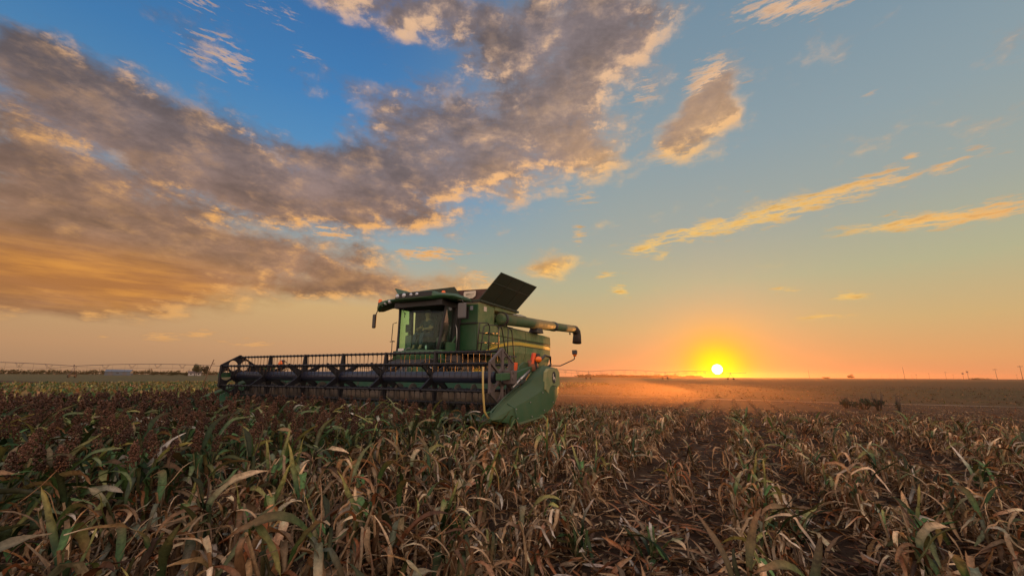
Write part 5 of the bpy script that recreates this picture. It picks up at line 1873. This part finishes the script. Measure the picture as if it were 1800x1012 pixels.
# ---- litter of dead leaves and stalk bits on the soil
def litter():
    g = Geo()
    rg = np.random.default_rng(77)
    n = 0
    while n < 22000:
        y = 1.2 + 16 * rg.random() ** 1.7
        x = rg.uniform(-1.15, 1.3) * y
        rel = Vector((x, y, 0)) - FO
        u_, v_ = rel.dot(EX), rel.dot(EY)
        if v_ > 20 or (u_ < 4.6 and v_ < -.7 and rg.random() < .75):
            continue
        lane = min(abs(u_ - 8.45 - 3.0 * k_) for k_ in range(9)) < .5
        if not lane and rg.random() < .35:
            continue
        near = y < 6
        z = soil_height(x, y) + rg.uniform(.006, .035)
        L_ = rg.uniform(.06, .34)
        a = rg.uniform(0, 6.28) if rg.random() < .5 else -TH + math.pi / 2 + rg.normal(0, .5)
        c = pick(rg, [TAN, STRAW, BROWN, RUST, TAN, RUST])
        gg = Geo()
        leaf(gg, rg, (0, 0, 0), a, L_, rg.uniform(.008, .034), rg.uniform(-.05, .5), rg.uniform(.0, .9), c, pick(rg, [BROWN, TAN, STRAW]), 6 if near else 3, rg.uniform(.1, 1.0), rg.normal(0, 1.2), rg.normal(0, 1.0), near)
        v, cc, q, t = gg.done()
        v = v + np.array([x, y, z], np.float32)
        g.quads(v, q, cc)
        n += 1
    stuff('crop_residue', 'litter of dead leaves and broken stalks lying on the brown soil', 'crop residue', g.done(), M['leaf'])


litter()


# ---- clods
def clods():
    g = Geo()
    rg = np.random.default_rng(78)
    for k in range(4200):
        y = 1.3 + 10 * rg.random() ** 1.6
        x = rg.uniform(-1.1, 1.25) * y
        s = rg.uniform(.006, .03) * (1 if rg.random() < .9 else 1.7)
        b = OCT_V * (rg.uniform(.6, 1.3, (6, 1)) * np.array([s, s, s * .7])) + np.array([x, y, soil_height(x, y) + s * .2])
        g.tris(b, OCT_F, np.tile(np.array((.070, .038, .021)) * rg.uniform(.6, 1.3), (6, 1)))
    stuff('soil_clods', 'small brown clods scattered over the soil between the rows', 'soil clods', g.done(), M['head'])


clods()


# ---- greener plants that stand out
def tuft(name, label, cat, x, y, n, lmin, lmax, w, cols, tips, seed, e=(.8, 1.45), dr=(.5, 1.8), stalks=0):
    rg = np.random.default_rng(seed)
    t = thing(name, label, cat, (x, y, soil_height(x, y) - .005))
    g, gs = Geo(), Geo()
    for k in range(n):
        bx = (rg.normal(0, .05 if n < 25 else .11), rg.normal(0, .05 if n < 25 else .11), rg.uniform(0, .10))
        leaf(g, rg, bx, rg.uniform(0, 6.28), rg.uniform(lmin, lmax), rg.uniform(w * .7, w * 1.25), rg.uniform(*e), rg.uniform(*dr), pick(rg, cols), pick(rg, tips), 10, rg.uniform(.15, .5), rg.normal(0, .5), rg.normal(0, .4))
    o = bpy.data.objects.new('foliage', np_mesh('foliage', g.done(), M['weed']))
    col.objects.link(o); o.parent = t
    for k in range(max(2, stalks)):
        a, r0 = rg.uniform(0, 6.28), .03
        stem(gs, rg, [(r0 * math.cos(a), r0 * math.sin(a), 0), (r0 * 1.4 * math.cos(a), r0 * 1.4 * math.sin(a), lmax * .35), (r0 * 2.2 * math.cos(a), r0 * 2.2 * math.sin(a), lmax * .55)], .011, OLIVE, GREEN, 6)
    o = bpy.data.objects.new('stalk', np_mesh('stalk', gs.done(), M['weed']))
    col.objects.link(o); o.parent = t


GR, TP = [GREEN, DKGREEN, (.075, .115, .045), OLIVE], [GREEN, YELLOW, OLIVE, STRAW]
for (nm, lab, cat_, x, y, n, l0, l1, w, seed, extra) in (
        ('sorghum_shoot', 'broad-leaved green shoot with yellow-edged leaves at the bottom edge right of centre', 'sorghum', 1.02, 3.30, 9, .22, .42, .045, 1, {}),
        ('sorghum_shoot', 'bushy green shoot with pale papery leaf tips in the right foreground', 'sorghum', 2.28, 3.72, 12, .25, .46, .045, 2, {}),
        ('sorghum_shoot', 'large pale green shoot with one broad drooping leaf in the far right foreground', 'sorghum', 3.30, 3.75, 11, .30, .50, .052, 3, {}),
        ('grass_tuft', 'dense bright green grass tuft in front of the crop divider', 'grass tuft', -.80, 8.0, 46, .22, .48, .016, 4, {}),
        ('grass_tuft', 'dark green grass tuft among the standing sorghum, left of centre', 'grass tuft', -2.15, 5.35, 52, .22, .50, .015, 5, {}),
        ('sorghum_shoot', 'dark green shoot with curled leaves at the bottom edge near the middle', 'sorghum', .52, 3.45, 9, .22, .40, .045, 6, {}),
        ('sorghum_shoot', 'olive shoot with long arching leaves in the middle of the right half', 'sorghum', 3.05, 5.65, 13, .28, .50, .045, 7, {}),
        ('sorghum_shoot', 'green shoot with stiff leaves near the right edge', 'sorghum', 5.75, 5.55, 13, .28, .50, .05, 8, {}),
        ('sorghum_shoot', 'small yellow-green shoot left of the bottom middle', 'sorghum', -.48, 3.50, 8, .18, .36, .035, 9, {}),
        ('sorghum_shoot', 'upright bluish green shoot between dry clumps in the left centre foreground', 'sorghum', -1.12, 5.05, 12, .26, .48, .042, 10, {})):
    tuft(nm, lab, cat_, x, y, n, l0, l1, w, GR, TP, seed, **extra)

def weed(deg, dist, h, w, label, seed):
    random.seed(seed)
    t = thing('weed_clump', label, 'weeds', bearing(deg, dist))
    mb = MB()
    for k in range(12):
        a, rr = random.uniform(0, 6.28), random.uniform(.1, .5) * w
        mb.tube([(rr * .3 * math.cos(a), rr * .3 * math.sin(a), 0), (rr * .7 * math.cos(a), rr * .7 * math.sin(a), h * .5), (rr * math.cos(a), rr * math.sin(a), h * random.uniform(.8, 1.35))], [.014, .011, .006], 5)
    mb.build('stems', M['bark'], t)
    mb = MB(); leaf_cloud(mb, (0, 0, h * .46), (w * .36, w * .28, h * .36), int(40 + 120 * w), .03 + .045 * w)
    tint_mesh(raw(mb, 'foliage', M['weed'], t), [(.026, .046, .024), (.040, .060, .028), (.030, .036, .020)])


weed(37.40, 24.5, .50, .95, 'leftmost dark bushy weed clump at the end of the cut rows on the right', 1)
weed(38.75, 24.0, .54, 1.0, 'wide dark weed clump, second from the left at the end of the cut rows', 2)
weed(39.95, 23.5, .66, .62, 'tallest dark weed clump, third from the left at the end of the cut rows', 3)
weed(41.40, 23.0, .55, .26, 'thin spindly weed, rightmost of the four at the end of the cut rows', 4)


# ---- low leafy crop of the next field, seen beyond the rows on the left, thin on the right
def next_crop():
    g = Geo()
    rg = np.random.default_rng(91)
    n = 0
    while n < 15000:
        if n < 10500:                                   # leafy crop alongside the strip
            u_ = -8.6 - 62 * rg.random() ** 1.6
            v_ = rg.uniform(-9, 62)
        else:
            v_, u_ = 22.2 + 60 * rg.random() ** 1.5, rg.uniform(-8, 75)
            if rg.random() < .75 * min(1, max(0, (u_ + 8) / 12)):
                continue
        p = fieldpt(u_, v_)
        if not in_view(p.x, p.y, 6):
            continue
        left = u_ < -8
        h = (.38 if left else .10) * rg.uniform(.55, 1.3) * (.75 if u_ < -25 else 1)
        c = pick(rg, [GREEN, OLIVE, DKGREEN, YELLOW, OLIVE, (.14, .13, .045), (.19, .14, .06), TAN]) if left else pick(rg, [OLIVE, TAN, BROWN, (.09, .07, .03)])
        k = 9 if left else 6
        a = rg.uniform(0, 6.28, k); e = rg.uniform(.1, 1.3, k); l = h * rg.uniform(.5, 1.1, k); w = l * rg.uniform(.25, .6, k)
        d = np.stack([np.cos(e) * np.cos(a), np.cos(e) * np.sin(a), np.sin(e)], 1)
        s = np.stack([-np.sin(a), np.cos(a), rg.normal(0, .4, k)], 1)
        b = np.array([p.x, p.y, 0.0]) + rg.normal(0, h * .45, (k, 3)) * np.array([1, 1, .25]) + np.array([0, 0, h * .15])
        m = b + d * (l * .55)[:, None]
        tip = b + d * l[:, None]
        v = np.concatenate([b, m + s * (w * .5)[:, None], tip, m - s * (w * .5)[:, None]])
        i = np.arange(k)
        g.quads(v, np.stack([i, k + i, 2 * k + i, 3 * k + i], 1), np.tile(np.array(c) * (1.45 if left else 1.0) * rg.uniform(.45, 1.35, (k, 1)), (4, 1)))
        n += 1
    stuff('next_field_crop', 'low green and yellowing crop of the next field beyond the sorghum rows on the left', 'crop', g.done(), M['weed'])


next_crop()

# ================================================================== air
def haze_box():
    mb = MB(); mb.box((-1500, -150, -1.0), (1500, 1500, 13))
    m, n, o = new_mat('evening_haze')
    pv = n.node('ShaderNodeVolumePrincipled')
    n.put(pv.inputs['Color'], (1.0, .60, .36))
    pv.inputs['Density'].default_value = HAZE
    pv.inputs['Anisotropy'].default_value = .82
    n.t.links.new(pv.outputs[0], o.inputs['Volume'])
    ob = mb.build('haze', m)
    ob.data.materials[0] = m
    tag(ob, 'thin warm evening haze lying over the whole field', 'haze', kind='stuff')


HAZE = .00011
haze_box()


def dust_cloud(label, u_, v_, ru, rv, zc, rz, dens, ph):
    """dust thrown up behind and beside the machine"""
    b = bmesh.new()
    bmesh.ops.create_icosphere(b, subdivisions=5, radius=1.0)
    for v in b.verts:
        c = v.co.copy()
        k = 1 + .13 * math.sin(c.x * 5 + ph) * math.sin(c.y * 4.3) + .09 * math.sin(c.z * 7 + c.x * 6 + ph) + .05 * math.sin(c.y * 13 + c.x * 9)
        p = fieldpt(u_ + c.x * k * ru, v_ + c.y * k * rv)
        v.co = Vector((p.x, p.y, max(.02, zc + c.z * k * rz)))
    mb = MB()
    mb.bm(b, True)
    m, n, o = new_mat('harvest_dust')
    pv = n.node('ShaderNodeVolumePrincipled')
    n.put(pv.inputs['Color'], (1.0, .66, .40))
    pv.inputs['Density'].default_value = dens
    pv.inputs['Anisotropy'].default_value = .78
    n.t.links.new(pv.outputs[0], o.inputs['Volume'])
    tag(mb.build('harvest_dust', m), label, 'dust', kind='stuff')


dust_cloud('densest warm dust rolling up right behind the combine', 1.5, 16.0, 6.0, 11.0, .30, .95, .0085, 1.0)
dust_cloud('thinner veil of dust drifting out from behind the combine', 3.5, 19.5, 10.5, 16.0, .25, .80, .0020, 2.3)
dust_cloud('faintest and widest dust spreading over the field towards the sun', 6.5, 26.0, 15.0, 24.0, .20, .70, .0006, 4.0)
